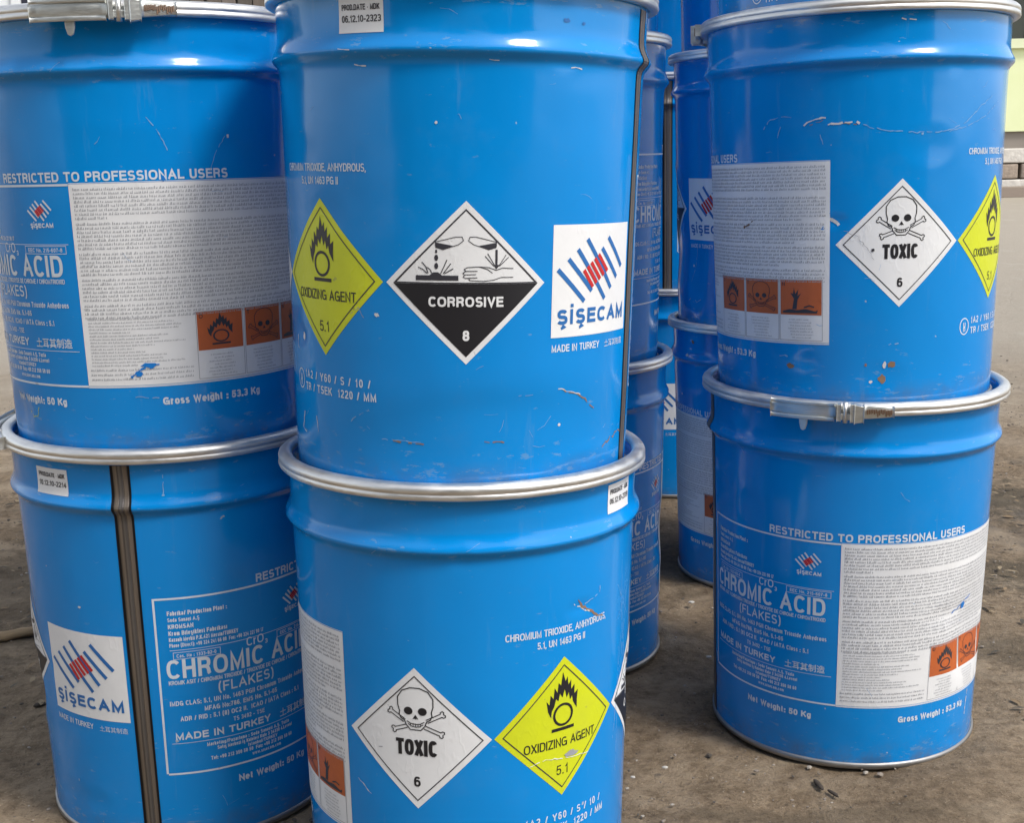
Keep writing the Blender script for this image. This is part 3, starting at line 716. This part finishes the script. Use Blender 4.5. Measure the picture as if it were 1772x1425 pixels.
# ------------------------------------------------------------------ ground and surroundings (structure first)
def ground():
    xs = np.concatenate([-np.geomspace(300, 2.6, 26), np.arange(-2.5, 3.01, .025), np.geomspace(3.1, 300, 26)])
    ys = np.concatenate([-np.geomspace(300, .8, 22), np.arange(-.75, .7, .08), np.arange(.7, 3.2, .022), np.geomspace(3.25, 14, 60), np.geomspace(14.5, 400, 26)])
    XX, YY = np.meshgrid(xs, ys, indexing='ij')
    rg = np.random.RandomState(4); Z = np.zeros_like(XX)
    near = np.exp(-((np.hypot(XX, YY-1.6))/4.0)**2)
    for amp, lam in ((.004, .5), (.003, .23), (.0018, .1), (.0011, .055)):
        for _ in range(6):
            a = rg.uniform(0, 2*pi); k = 2*pi/(lam*rg.uniform(.7, 1.4)); Z += amp/2.4*np.sin(k*(cos(a)*XX+sin(a)*YY) + rg.uniform(0, 6.28))
    Z = Z*near - .0035
    n, m_ = XX.shape; v = np.stack([XX, YY, np.minimum(Z, .004)], -1).reshape(-1, 3)
    f = [(i*m_+j, (i+1)*m_+j, (i+1)*m_+j+1, i*m_+j+1) for i in range(n-1) for j in range(m_-1)]
    m = mat('yard_ground', (.2, .17, .14), .9, 0, .3); q = N(m); vc = q.coord('Object')
    big = q.noise(vc, 2.2, 5, .6); mid = q.noise(vc, 13, 8, .7); fine = q.noise(vc, 70, 8, .75); grit = q.noise(vc, 300, 4, .6)
    c1 = q.mix(q.ramp(mid, [(.30, 0.0), (.68, 1.0)]), (.085, .064, .043), (.215, .170, .122))
    c1 = q.mix(q.ramp(fine, [(.35, 0.0), (.65, 1.0)]), c1, (.225, .186, .142), 'MIX')
    c1 = q.mix(.45, q.mix(q.ramp(fine, [(.32, 0.0), (.62, 1.0)]), (.045, .035, .027), (.22, .185, .145)), c1)
    c1 = q.mix(q.math('MULTIPLY', q.ramp(grit, [(.62, 0.0), (.72, 1.0)]), .55), c1, (.44, .41, .36))
    c1 = q.mix(q.math('MULTIPLY', q.ramp(q.noise(vc, 190, 3, .5), [(.28, 1.0), (.36, 0.0)]), .7), c1, (.035, .028, .022))
    c1 = q.mix(q.ramp(big, [(.38, 0.0), (.62, 1.0)]), q.mix(.45, c1, (.07, .052, .036)), c1)
    c1 = q.mix(q.math('MULTIPLY', q.ramp(q.noise(vc, 6.5, 6, .65), [(.5, 0.0), (.62, 1.0)]), .45), c1, (.30, .265, .22))
    # damp dark patches
    wet = q.ramp(q.noise(q.coord('Object', (1.3, .8, 1)), 2.6, 6, .62), [(.57, 0.0), (.66, 1.0)])
    c1 = q.mix(q.math('MULTIPLY', wet, .62), c1, (.045, .042, .038))
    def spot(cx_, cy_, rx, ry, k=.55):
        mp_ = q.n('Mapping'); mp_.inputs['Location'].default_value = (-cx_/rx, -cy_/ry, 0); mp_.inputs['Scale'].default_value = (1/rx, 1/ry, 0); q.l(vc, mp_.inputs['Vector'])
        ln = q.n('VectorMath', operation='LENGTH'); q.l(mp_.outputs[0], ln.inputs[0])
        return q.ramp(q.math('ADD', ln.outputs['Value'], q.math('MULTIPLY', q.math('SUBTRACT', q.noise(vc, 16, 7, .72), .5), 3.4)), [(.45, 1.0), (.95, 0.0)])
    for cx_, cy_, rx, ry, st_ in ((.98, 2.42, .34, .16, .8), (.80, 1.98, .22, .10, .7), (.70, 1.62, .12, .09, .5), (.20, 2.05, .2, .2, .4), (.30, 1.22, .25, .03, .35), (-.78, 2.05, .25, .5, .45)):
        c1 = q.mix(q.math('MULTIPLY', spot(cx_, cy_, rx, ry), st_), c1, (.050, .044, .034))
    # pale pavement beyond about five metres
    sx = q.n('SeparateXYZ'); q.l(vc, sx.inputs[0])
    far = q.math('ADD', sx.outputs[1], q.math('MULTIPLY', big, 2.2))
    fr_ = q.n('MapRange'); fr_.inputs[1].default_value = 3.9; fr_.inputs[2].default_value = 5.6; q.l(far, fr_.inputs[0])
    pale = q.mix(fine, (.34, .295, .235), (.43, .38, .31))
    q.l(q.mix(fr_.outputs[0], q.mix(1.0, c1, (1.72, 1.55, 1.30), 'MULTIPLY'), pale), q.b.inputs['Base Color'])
    r = q.math('SUBTRACT', .92, q.math('MULTIPLY', wet, .35)); q.l(r, q.b.inputs['Roughness'])
    b1 = q.bump(mid, .8, .016); b2 = q.bump(fine, 1.0, .009, b1); q.bump(grit, .9, .0028, b2)
    o = link_mesh('ground', v, f, m); tag(o, kind='structure'); return o
ground()


def building():
    root = bpy.data.objects.new('pale_building', None); C.objects.link(root); root.location = (4.45, 17.5, 0)
    tag(root, 'pale yellow green building with dark windows beyond the right hand drums', 'building')
    wallm = mat('yellow_green_render', (.62, .66, .36), .8); q = N(wallm); v = q.coord('Object')
    q.l(q.mix(q.noise(v, 3, 6), (.66, .72, .38), (.76, .80, .50)), q.b.inputs['Base Color']); q.bump(q.noise(v, 60, 4), .3, .004)
    frame = mat('cream_frame', (.70, .74, .48), .5); glass = mat('dark_window_glass', (.03, .035, .018), .12)
    L = 14.0
    w1 = MB(); w1.box(0, L, 0, .3, .83, 1.93); w1.box(0, L, .3, .5, 0, 3.3)
    w1.build('wall', wallm, root)
    rf = MB(); rf.box(-.3, L+.3, -.25, .8, 2.60, 3.05); rf.box(-.4, L+.4, -.5, 1.2, 3.05, 3.4); rf.build('roof', mat('dark_roof_boards', (.03, .026, .02), .8), root)
    sl = MB(); sl.box(-.02, L, -.07, -.003, 1.90, 2.02); sl.build('sill_band', frame, root)
    for k in range(10):
        x0 = k*1.2 + .04; x1 = x0+1.2
        fr = MB()
        fr.box(x0, x0+.08, .02, .14, 2.022, 2.597); fr.box(x0+.08, x1, .02, .14, 2.54, 2.597)
        fo = fr.build('window', frame, root)
        MB().box(x0+.08, x1, .08, .1, 2.022, 2.54).build('pane', glass, fo)
    st = [mat('plinth_stone', c, .9) for c in ((.36, .29, .23), (.44, .38, .31), (.28, .23, .19), (.62, .58, .52))]
    for c in st:
        q = N(c); col = tuple(c.node_tree.nodes['Principled BSDF'].inputs['Base Color'].default_value)[:3]
        q.l(q.mix(q.noise(q.coord('Object'), 14, 6), tuple(x*.65 for x in col), tuple(min(1, x*1.3) for x in col)), q.b.inputs['Base Color']); q.bump(q.noise(q.coord('Object'), 20, 5), .6, .02)
    MB().box(0, L, .05, .298, 0, .828).build('plinth', mat('plinth_mortar', (.24, .21, .18), .9), root)
    rr = random.Random(9); k = 0
    for row in range(4):
        x = -rr.uniform(0, .3)
        while x < L:
            wd_ = rr.uniform(.16, .62); z0 = row*.205 + .008
            if k < 110:
                b = MB().box(max(x, 0)+.012, min(x+wd_, L)-.012, -.05-rr.uniform(0, .03), .06, z0, z0+.19).build('stone', st[rr.choice((0, 0, 1, 1, 2, 3))], root, False, .015); k += 1
            x += wd_ + rr.uniform(0, .03)
    kb = MB().box(3.6, 20, 16.6, 17.1, 0, .12).build('kerb', mat('kerb_stone', (.26, .21, .17), .9), None); tag(kb, kind='structure')
building()

def fence():
    root = bpy.data.objects.new('plank_fence', None); C.objects.link(root); root.location = (-5.2, 8.2, 0)
    tag(root, 'weathered grey brown plank fence behind the left hand drums', 'fence')
    pm = [mat('weathered_plank', c, .85) for c in ((.13, .105, .085), (.17, .14, .12), (.10, .085, .07))]
    for m_ in pm:
        q = N(m_); c = tuple(m_.node_tree.nodes['Principled BSDF'].inputs['Base Color'].default_value)[:3]
        q.l(q.mix(q.noise(q.coord('Object', (8, 8, .6)), 6, 6), tuple(x*.6 for x in c), tuple(x*1.4 for x in c)), q.b.inputs['Base Color'])
    base = []
    for v_ in range(4):
        r_ = random.Random(v_); h = 1.95 + r_.uniform(-.04, .04); w_ = .082 + r_.uniform(-.004, .004)
        me = MB().box(0, w_, 0, .022, .04, h).build('plank', pm[v_ % 3], root, False, .003); base.append(me)
    n = 0
    for k in range(64):
        src = base[k % 4] if k >= 4 else None
        if k < 4: o = base[k]
        else: o = src.copy(); C.objects.link(o); o.parent = root
        o.location = (k*.094, rnd.uniform(-.004, .004), rnd.uniform(-.02, .02)); o.rotation_euler = (0, R_(rnd.uniform(-.3, .3)), 0)
    for zz in (.45, 1.6): MB().box(-.02, 6.04, .028, .07, zz, zz+.08).build('rail', pm[2], root)
    for k in range(4): MB().box(k*2.0-.02, k*2.0+.08, .072, .17, 0, 2.05).build('post', pm[2], root, False, .004)
fence()
def shed():
    root = bpy.data.objects.new('white_shed', None); C.objects.link(root); root.location = (-4.35, 7.2, 0)
    tag(root, 'white framed window screen leaning at the fence on the far left', 'window frame')
    wm = mat('white_paint', (.72, .74, .74), .5); dk = mat('dark_pane', (.02, .018, .03), .1)
    f = MB()
    for k in range(9): f.box(k*.24, k*.24+.05, 0, .05, .5, 1.9)
    f.box(-.001, 1.971, .052, .08, .5, .56); f.box(0, 1.97, .052, .08, 1.84, 1.9); f.build('frame', wm, root, False, .003)
    for k in range(8):
        (MB().box(k*.24+.052, k*.24+.238, .02, .03, .56, 1.84)).build('pane', dk if k % 2 else wm, root)
    root.rotation_euler = (R_(-3), 0, 0)
shed()

# unseen building and trees behind the camera, added to darken the drums' reflections
def unseen_store():
    root = bpy.data.objects.new('added_warehouse', None); C.objects.link(root); root.location = (-9, -8.5, 0)
    tag(root, 'long grey rendered warehouse with dark doorways added out of view behind the camera', 'building')
    wm = mat('grey_render', (.13, .125, .12), .9); dk = mat('dark_door', (.03, .03, .03), .6)
    mb = MB(); x = 0
    for k in range(6): mb.box(k*3.2, k*3.2+1.7, -.3, 0, 0, 3.2)
    mb.box(0, 19.2, -.6, -.302, 0, 3.4); mb.box(0, 17.7, -.298, .002, 2.5, 3.198); mb.build('wall', wm, root)
    for k in range(5): MB().box(k*3.2+1.702, k*3.2+3.198, -.2, -.12, 0, 2.498).build('door', dk, root)
    MB().box(-.4, 19.6, -1.2, .7, 3.4, 3.55).build('roof', mat('tar_roof', (.08, .08, .08), .8), root)
def unseen_tree(x, y, h, r, label, seed):  # tree added out of view, there only to be mirrored in the paint
    rg = np.random.RandomState(seed); root = bpy.data.objects.new('added_tree', None); C.objects.link(root); root.location = (x, y, 0)
    tag(root, label, 'tree', 'added unseen trees behind the camera')
    V = []; F = []
    def limb(p0, p1, r0, r1):
        p0, p1 = Vector(p0), Vector(p1); d = (p1-p0).normalized(); a = d.orthogonal(); b = d.cross(a); k = len(V)
        for p, rr in ((p0, r0), (p1, r1)):
            for i in range(7): V.append(p + (a*cos(i*2*pi/7) + b*sin(i*2*pi/7))*rr)
        for i in range(7): F.append((k+i, k+(i+1) % 7, k+7+(i+1) % 7, k+7+i))
    limb((0, 0, 0), (.1, 0, h*.45), .16, .11); tips = []
    for i in range(9):
        a = i*2.4; t = (cos(a)*r*.6, sin(a)*r*.6, h*(.55 + .35*rg.rand())); limb((.1, 0, h*(.3+.15*rg.rand())), t, .07, .02); tips.append(t)
    link_mesh('trunk', V, F, mat('tree_bark', (.10, .08, .06), .9), root)
    n = 9000; cl = np.array(tips + [(0, 0, h*.8), (0, 0, h*.95)]); c = cl[rg.randint(0, len(cl), n)] + rg.normal(0, 1, (n, 3))*np.array([r*.32, r*.32, h*.1])
    a = rg.normal(0, 1, (n, 3)); a /= np.linalg.norm(a, axis=1)[:, None]; b = np.cross(a, rg.normal(0, 1, (n, 3))); b /= np.linalg.norm(b, axis=1)[:, None]
    s_ = (.06 + .06*rg.rand(n))[:, None]
    v = np.stack([c-a*s_, c+b*s_*.5, c+a*s_, c-b*s_*.5], 1).reshape(-1, 3)
    link_mesh('crown', v, [(4*i, 4*i+1, 4*i+2, 4*i+3) for i in range(n)], leafm, root, False)
leafm = mat('green_leaves', (.055, .10, .025), .5)
unseen_store()
for i, a in enumerate([(-5.5, -5.2, 5.0, 1.7, 'bushy tree before the warehouse on the left'), (-1.2, -6.4, 5.6, 1.9, 'tall tree before the warehouse near its middle'), (3.0, -5.6, 4.6, 1.5, 'low tree before the warehouse on the right')]): unseen_tree(*a, i+1)

# ------------------------------------------------------------------ the drums
HS = .4034
# centre stack
c0 = make_drum(-.0535, 1.174, -.004, (.01582, .00938), -14.0, 'lower drum of the nearest centre stack with toxic and oxidizing diamonds', seed=.4, dz=4, date=(60, '06.12.10-2319'),
    dents=[(84, 190, 7, 22, 3.5, 1), (41, 296, 5, 6, 1.2, 1), (-10, 60, 40, 16, .8, 1)])
c1 = make_drum(-.0478, 1.1752, .3965, (.030, .008), -94.6, 'upper drum of the nearest centre stack with corrosive diamond', seed=1.3, dz=-6, date=(-27.4, '06.12.10-2323'),
    dents=[(14, 48, 40, 40, 1.7, 3), (47, 12, 14, 16, 1.2, 3), (-62, 128, 4, 8, 1.2, 1)])
# right stack
r0 = make_drum(.39306, 1.47012, 0, (.00631, -.00658), 103.9, 'lower right drum on the ground with chromic acid panel and lever clamp', seed=2.1, dz=-9, latch_at=-43,
    dents=[(44, 152, 11, 45, 4.0, 1), (30, 172, 10, 9, 1.6, 1), (0, 6, 6, 5, 1.2, 1)])
r1 = make_drum(.39438, 1.46808, .4009, (-.01164, .01822), 2.8, 'upper right drum with toxic diamond beside a white text sheet', seed=3.3, dz=-10,
    dents=[(-22, 200, 4, 6, 1.2, 1)], latch_at=-135)
r2 = make_drum(.39, 1.47, .4009 + HS, (-.006, .01), -87, 'third drum up on the right stack, only its foot in view', seed=4.2, prints='low')
# left stack
l0 = make_drum(-.3620, 1.345, 0.0, (.006, -.021), 190.4, 'lower left drum with bare weld seam between logo and panel', seed=5.5, dz=-4, latch_at=-98, date=(-31, '10.12.10-2214', -4),
    dents=[(-72, 140, 9, 26, 9, 1), (-74, 205, 10, 30, -3, 1)])
l1 = make_drum(-.3632, 1.3395, .3995, (-.004, .002), 108.3, 'upper left drum with large white text sheet and lever clamp', seed=6.4, dz=-11, latch_at=-16,
    dents=[(-52, 40, 8, 18, 3, 1), (26, 335, 30, 20, .8, 1)])
# middle stack behind the centre one
M0P, M1P = (.0467, 1.7167), (.0457, 1.7233)
m0 = make_drum(*M0P, 0, (0, 0), 197, 'bottom drum of the middle stack behind the centre drums', seed=7.1, dents=[(80, 175, 10, 30, 3, 1)])
m1 = make_drum(*M1P, HS, (0, 0), -131, 'second drum up in the middle stack behind the centre drums', seed=8.2, plain=True)
m2 = make_drum(.046, 1.72, 2*HS, (0, 0), 60, 'third drum up in the middle stack, mostly hidden', plain=True, seed=9)
# stack behind on the right
n0 = make_drum(.42406, 2.03673, 0, (0, 0), 27.7, 'bottom drum in the gap left of the right stack, with text sheet', seed=10.3, dents=[(-85, 250, 20, 60, 1.5, 1)])
n1 = make_drum(.4215, 2.0335, HS, (.004, 0), 167, 'dented second drum in the gap left of the right stack, with logo panel', seed=11.4,
    dents=[(-96, 196, 7, 34, 9, 1), (-84, 120, 24, 40, 4, 1), (-62, 95, 6, 50, 3, 1)])
n2 = make_drum(.425, 2.03, 2*HS, (.0, 0), 200, 'third drum up in the gap left of the right stack', seed=12.7, dents=[(-78, 60, 14, 60, 3, 1)])
make_drum(.425, 2.03, 3*HS, (0, 0), 90, 'added fourth drum up on the stack in the gap, unseen above the picture', plain=True, seed=2, prints=('restr',))  # added out of view to cut the light reaching the farthest stack
make_drum(.046, 1.72, 3*HS, (0, 0), 10, 'added fourth drum up on the middle stack, unseen above the picture', plain=True, seed=2, prints=('restr',))  # likewise an unseen addition that shades the farthest stack
# farthest stack
OX, OY = .33, 2.62
o0 = make_drum(OX, OY, 0, (0, 0), -159, 'bottom drum of the farthest stack, seen as a sliver in the gap', plain=True, seed=13)
o1 = make_drum(OX, OY, HS, (0, 0), -175.5, 'second drum of the farthest stack, its dark weld seam showing in the gap', plain=True, seed=13)
o2 = make_drum(OX+.01, OY, 2*HS, (0, 0), 20, 'topmost drum of the farthest stack, seen as a sliver at the top', plain=True, seed=13, prints=('restr', 'weight'))

# unseen stacks added behind the front ones to darken gaps and reflections
for i, (x, y, lv, nm) in enumerate([(-.335, 1.72, 2, 'directly behind the left stack'), (-.30, 2.12, 2, 'two places behind the left stack'), (.035, 2.12, 3, 'behind the middle stack'), (-.05, 2.52, 3, 'two places behind the middle stack'), (.68, 2.45, 4, 'behind the right stack')]):
    for k in range(lv):
        make_drum(x, y, k*HS, (0, 0), 40+70*i+55*k, ('bottom', 'second', 'third', 'fourth')[k] + ' drum of the added unseen stack ' + nm, plain=True, seed=i, prints=('restr', 'info', 'toxic'))

# ------------------------------------------------------------------ wear that the photograph shows
c1.mark([(-20, 49), (-15, 48), (-10, 47.5)], 1.6, 'rust'); c1.mark([(-24, 50), (-11, 49)], .7, 'scuff'); c1.mark([(9, 50), (15, 49)], 1.1, 'rust', jag=.8)
c1.mark([(34.9, 90), (40, 85), (44, 79), (49, 70)], 1.1, 'rust', jag=1.2); c1.mark([(33, 92), (42, 84)], .9, 'bare', jag=1)
c1.mark([(-62, 60), (-64, 45), (-61, 42)], 1.1, 'bare'); c1.mark([(-53, 60), (-52, 46)], .9, 'bare'); c1.mark([(-36, 60), (-32, 68), (-28, 74)], .7, 'scuff', jag=1.2)
c1.patch(-24.4, 153, 5, 4, 'bare'); c1.patch(-60.5, 127, 6, 8, 'white'); c1.patch(-5.4, 305, 2.4, 2.4, 'bare'); c1.patch(32, 384, 7, 4, 'lblue'); c1.patch(38, 383, 4, 2.4, 'lblue')
c1.mark([(55, 34), (60, 40), (66, 42), (72, 45)], 1.4, 'rust', jag=2); c1.mark([(18, 88), (24, 88)], .8, 'scuff'); c1.patch(34, 60, 3, 3, 'bare')
c1.mark([(-66, 126), (-66, 118), (-64, 112)], 1., 'bare'); c1.mark([(-29, 150), (-31, 158), (-35, 150)], .5, 'grey_ink')
for p, z_ in ((-34, 361), (-30, 349), (8, 353), (34, 349)): c1.mark([(p, z_), (p+4, z_-1)], .9, 'bare', jag=.6)
c0.mark([(40, 302), (42, 296), (46, 288), (52, 281)], 2.0, 'rust', jag=1.5); c0.mark([(43, 298), (50, 304), (50, 310)], 1., 'scuff'); c0.mark([(38, 300), (45, 290)], 1., 'bare', jag=1.2)
c0.patch(38, 162, 16, 7, 'grey_ink', 'torn_spot', .8); c0.mark([(22, 160), (28, 163), (40, 158), (46, 157)], .8, 'white', 'torn_edge', .6, .85)
c0.mark([(-40, 72), (-20, 60), (0, 56)], .7, 'scuff'); c0.mark([(-30, 128), (-36, 142)], .8, 'bare'); c0.mark([(-27, 178), (-24, 178.5)], 1., 'grey_ink', 'smudge', .4, .8)
for i in range(9): c0.mark([(66 + rnd.uniform(-6, 6), rnd.uniform(120, 340))]*1 + [(68 + rnd.uniform(-4, 5), rnd.uniform(120, 340))], .35, 'scuff')
r1.mark([(-50, 296), (-47, 305), (-41, 308), (-38, 306)], .8, 'scuff'); r1.mark([(-33, 298), (-29, 303), (-25, 304)], 1.7, 'bare', jag=1); r1.mark([(-31, 297), (-26, 302)], .9, 'rust', jag=1)
r1.mark([(-24, 297), (-16, 299), (-13, 297)], 2., 'bare', jag=1.3); r1.mark([(-20, 299), (-14, 296)], 1., 'rust'); r1.mark([(-12, 296), (-8, 292), (-2, 289), (8, 286), (20, 287), (28, 294), (37, 312), (44, 322)], .8, 'scuff', jag=.8)
r1.mark([(20, 286), (30, 292), (40, 302), (50, 317)], .6, 'scuff'); r1.patch(10, 285, 3, 3, 'scuff'); r1.mark([(-44, 286), (-42, 300)], .7, 'scuff'); r1.mark([(-27, 288), (-26, 278)], .7, 'scuff')
r1.patch(0.4, 51, 9, 8, 'rust'); r1.patch(-2.2, 51, 4.5, 7.5, 'bare', lay=.4); r1.patch(-2.9, 36, 9, 10, 'rust'); r1.patch(-7.4, 33, 4.5, 4, 'bare'); r1.patch(-9.4, 51, 2.6, 4, 'rust'); r1.mark([(-1, 72), (3, 73)], 1, 'scuff')
r1.mark([(-24.5, 203), (-22, 200), (-20, 196)], 3.5, 'bare', jag=1.4); r1.mark([(-61, 193), (-56, 201)], 2.4, 'rust', 'stain', 1, .7); r1.mark([(-45, 60), (-40, 58)], 1.5, 'scuff', jag=2); r1.patch(-39, 48, 9, 7, 'rust')
r1.mark([(-18, 190), (-13, 183), (-9, 170), (-7, 160)], .6, 'grey_ink', 'smudge', 1, .8); r1.patch(-7.5, 170, 4, 4, 'ink', 'smudge', .8); r1.mark([(1, 396), (6, 395)], 1.6, 'bare', jag=.8)
r0.patch(41, 178, 9, 9, 'inkblue', 'torn_spot', .85); r0.mark([(33, 172), (40, 180), (47, 188)], 1.2, 'inkblue', 'torn_edge', 1.2, .9); r0.mark([(49, 40), (50, 70)], 1.2, 'bare')
l1.patch(6, 84, 9, 6, 'inkblue', 'torn_spot', .85); l1.patch(9.5, 92, 15, 5, 'inkblue', 'torn_spot', .85); l1.mark([(3, 80), (7, 88), (13, 92)], 2.2, 'inkblue', 'torn_edge', 1, .9)
l1.mark([(-44, 44), (-41, 38), (-38, 40), (-37, 52)], 1., 'yellow', jag=.8); l1.mark([(15, 318), (19, 302), (21, 288)], .7, 'scuff'); l1.mark([(41, 300), (37, 285), (35, 270)], .6, 'scuff'); l1.patch(42, 300, 2.6, 5, 'bare')
l1.mark([(4, 62), (12, 60)], .8, 'scuff'); l1.patch(19, 263, 3, 6, 'inkblue', 'torn_spot', .8)
l0.mark([(10, 372), (10.3, 392)], .7, 'scuff'); l0.patch(10, 372, 3, 2.5, 'scuff'); l0.patch(-25, 255, 4, 3, 'bare'); l0.patch(-36, 60, 3, 4, 'scuff');
n1.patch(-66, 100, 4, 4, 'bare'); n1.mark([(-70, 45), (-66, 50), (-62, 46), (-58, 50)], 1.4, 'scuff', jag=2); n1.mark([(-62, 130), (-64, 100), (-68, 70)], .8, 'scuff'); n0.patch(-66, 366, 7, 5, 'bare'); n0.patch(-62, 388, 8, 6, 'rust'); n0.patch(-76, 300, 5, 4, 'bare')

for D, n in ((c0, 16), (c1, 18), (r0, 14), (r1, 18), (l0, 12), (l1, 14), (n1, 6), (m0, 5)):
    rk = random.Random(int(D.seed*31))
    for _ in range(n):
        p = rk.gauss(0, 45); z_ = rk.choice((rk.uniform(12, 75), rk.uniform(12, 330), rk.uniform(352, 366), rk.uniform(286, 400))); l = rk.uniform(.6, 5); dz_ = rk.gauss(0, 6)
        D.mark([(p, z_), (p + l*.5, z_ + dz_*.5 + rk.uniform(-2, 2)), (p + l, z_ + dz_)], rk.uniform(.2, .45), 'scuff', jag=.35, lay=.28)
# ------------------------------------------------------------------ things on the ground
def stones():
    r = np.random.RandomState(11); V = []; F = []
    ico = [(0, 0, 1), (.89, 0, .45), (.28, .85, .45), (-.72, .53, .45), (-.72, -.53, .45), (.28, -.85, .45), (.72, .53, -.45), (-.28, .85, -.45), (-.89, 0, -.45), (-.28, -.85, -.45), (.72, -.53, -.45), (0, 0, -1)]
    fc = [(0, 1, 2), (0, 2, 3), (0, 3, 4), (0, 4, 5), (0, 5, 1), (1, 6, 2), (2, 7, 3), (3, 8, 4), (4, 9, 5), (5, 10, 1), (6, 7, 2), (7, 8, 3), (8, 9, 4), (9, 10, 5), (10, 6, 1), (11, 7, 6), (11, 8, 7), (11, 9, 8), (11, 10, 9), (11, 6, 10)]
    mi = []
    for i in range(9000):
        x = r.uniform(-1.5, 1.6); y = .75 + 3.6*r.beta(1, 1.6); s = .0009 + .0036*r.beta(1, 7) * (1 + .3*y)
        A = r.uniform(0, 6.28); k = len(V)
        for p in ico:
            q = np.array(p)*(1 + r.uniform(-.25, .25, 3))*s*np.array([1.25, .9, .6])
            V.append((x + q[0]*cos(A) - q[1]*sin(A), y + q[0]*sin(A) + q[1]*cos(A), q[2] - .0005))
        F += [tuple(j+k for j in f) for f in fc]; mi += [r.choice([0, 0, 1, 2, 2, 3], p=None)]*20
    ms = [mat('grit', c, .9) for c in ((.24, .20, .16), (.33, .29, .24), (.09, .075, .06), (.16, .13, .1))]
    o = link_mesh('gravel', V, F, None, None, False, None, mi, ms); tag(o, kind='stuff')
stones()
def litter():
    r = np.random.RandomState(21); V = []; F = []; mi = []
    for i in range(1500):
        if i < 900: x, y = r.uniform(-1.5, -.56), r.uniform(1.3, 3.6)
        else: x, y = r.normal(.92, .25), r.normal(2.2, .35)
        s = r.uniform(.003, .011); a = r.uniform(0, 6.28); k = len(V); t = r.uniform(-.5, .5)
        for u, v_, z in ((-1, 0, 0), (-.3, -.38, .12), (.5, -.3, .1), (1.1, 0, .02), (.4, .36, .3), (-.4, .3, .22)):
            V.append((x + s*(u*cos(a) - v_*sin(a)), y + s*(u*sin(a) + v_*cos(a)), .001 + s*(z + t*v_ + .25)*.5))
        F.append(tuple(k+j for j in range(6))); mi.append(r.choice([0, 1, 2, 3]))
    ms = [mat('dry_leaf', c, .8) for c in ((.20, .135, .07), (.10, .07, .04), (.28, .21, .12), (.055, .045, .03))]
    tag(link_mesh('leaf_litter', V, F, None, None, False, None, mi, ms), kind='stuff')
litter()
wood = mat('split_wood', (.30, .20, .10), .8); q = N(wood); q.l(q.mix(q.noise(q.coord('Object', (2, 22, 22)), 5, 6), (.13, .085, .045), (.42, .29, .15)), q.b.inputs['Base Color']); q.bump(q.noise(q.coord('Object', (3, 60, 60)), 5, 4), .6, .003)
def splinter(name, x, y, L, wd_, h, ang, seed, m, label, cat, group=None):
    r = random.Random(seed); n = 9; v = []; f = []
    for i in range(n+1):
        t = i/n; k = (1 - abs(2*t-1)**4*.75)
        for dx, dz in ((-1, 0), (-.8, .8), (.1, 1), (.9, .7), (1, 0)): v.append(((t-.5)*L, dx*wd_/2*k*r.uniform(.8, 1.15), dz*h*k*r.uniform(.8, 1.1)))
    for i in range(n):
        for k in range(5): f.append((i*5+k, i*5+(k+1) % 5, (i+1)*5+(k+1) % 5, (i+1)*5+k))
    f += [tuple(range(5)), tuple(n*5+4-k for k in range(5))]
    o = link_mesh(name, v, f, m); o.location = (x, y, -.001); o.rotation_euler = (0, 0, R_(ang)); tag(o, label, cat, group); return o

splinter('wood_splinter', -.745, 1.785, .12, .026, .010, 30, 1, wood, 'pale split piece of wood lying on the ground at far left', 'wood')
bark = mat('dark_bark', (.05, .038, .028), .9)
splinter('bark_chip', .323, 1.285, .024, .0055, .003, 100, 3, bark, 'dark bark chip in front of the lower right drum, left of the pair', 'bark chip')
splinter('bark_chip', .334, 1.265, .018, .004, .0025, 115, 4, bark, 'smaller dark bark chip right of the first in front of the drum', 'bark chip')
splinter('bark_chip', .484, 1.256, .028, .009, .005, 70, 5, bark, 'dark chip on the ground at the lower right corner', 'bark chip')
splinter('bark_chip', -.612, 1.54, .016, .009, .004, 20, 6, bark, 'dark chip on the pale ground left of the dented drum', 'bark chip')
def pebble(x, y, s_, seed, m, label):
    r = random.Random(seed); bm = bmesh.new(); bmesh.ops.create_icosphere(bm, subdivisions=2, radius=1)
    for v in bm.verts: v.co = Vector((v.co.x*1.3, v.co.y, v.co.z*.55))*s_*r.uniform(.85, 1.12)
    me = bpy.data.meshes.new('white_pebble'); bm.to_mesh(me); bm.free(); me.materials.append(m)
    o = bpy.data.objects.new('white_pebble', me); C.objects.link(o); o.location = (x, y, s_*.35); tag(o, label, 'pebble')
pb = mat('pale_pebble', (.46, .44, .40), .8)
for i, (x, y, s_, lb) in enumerate([(.162, 1.33, .0026, 'white pebble on the ground right of the nearest centre drum'), (.504, 1.212, .0042, 'white pebble in the bottom right corner'),
    (.124, 1.309, .0022, 'tiny white pebble beside the nearest centre drum foot'), (.267, 1.863, .0035, 'white pebble in the gap between the stacks, farther one'), (.260, 1.646, .003, 'white pebble beside the left foot of the lower right drum')]):
    pebble(x, y, s_, i, pb, lb)
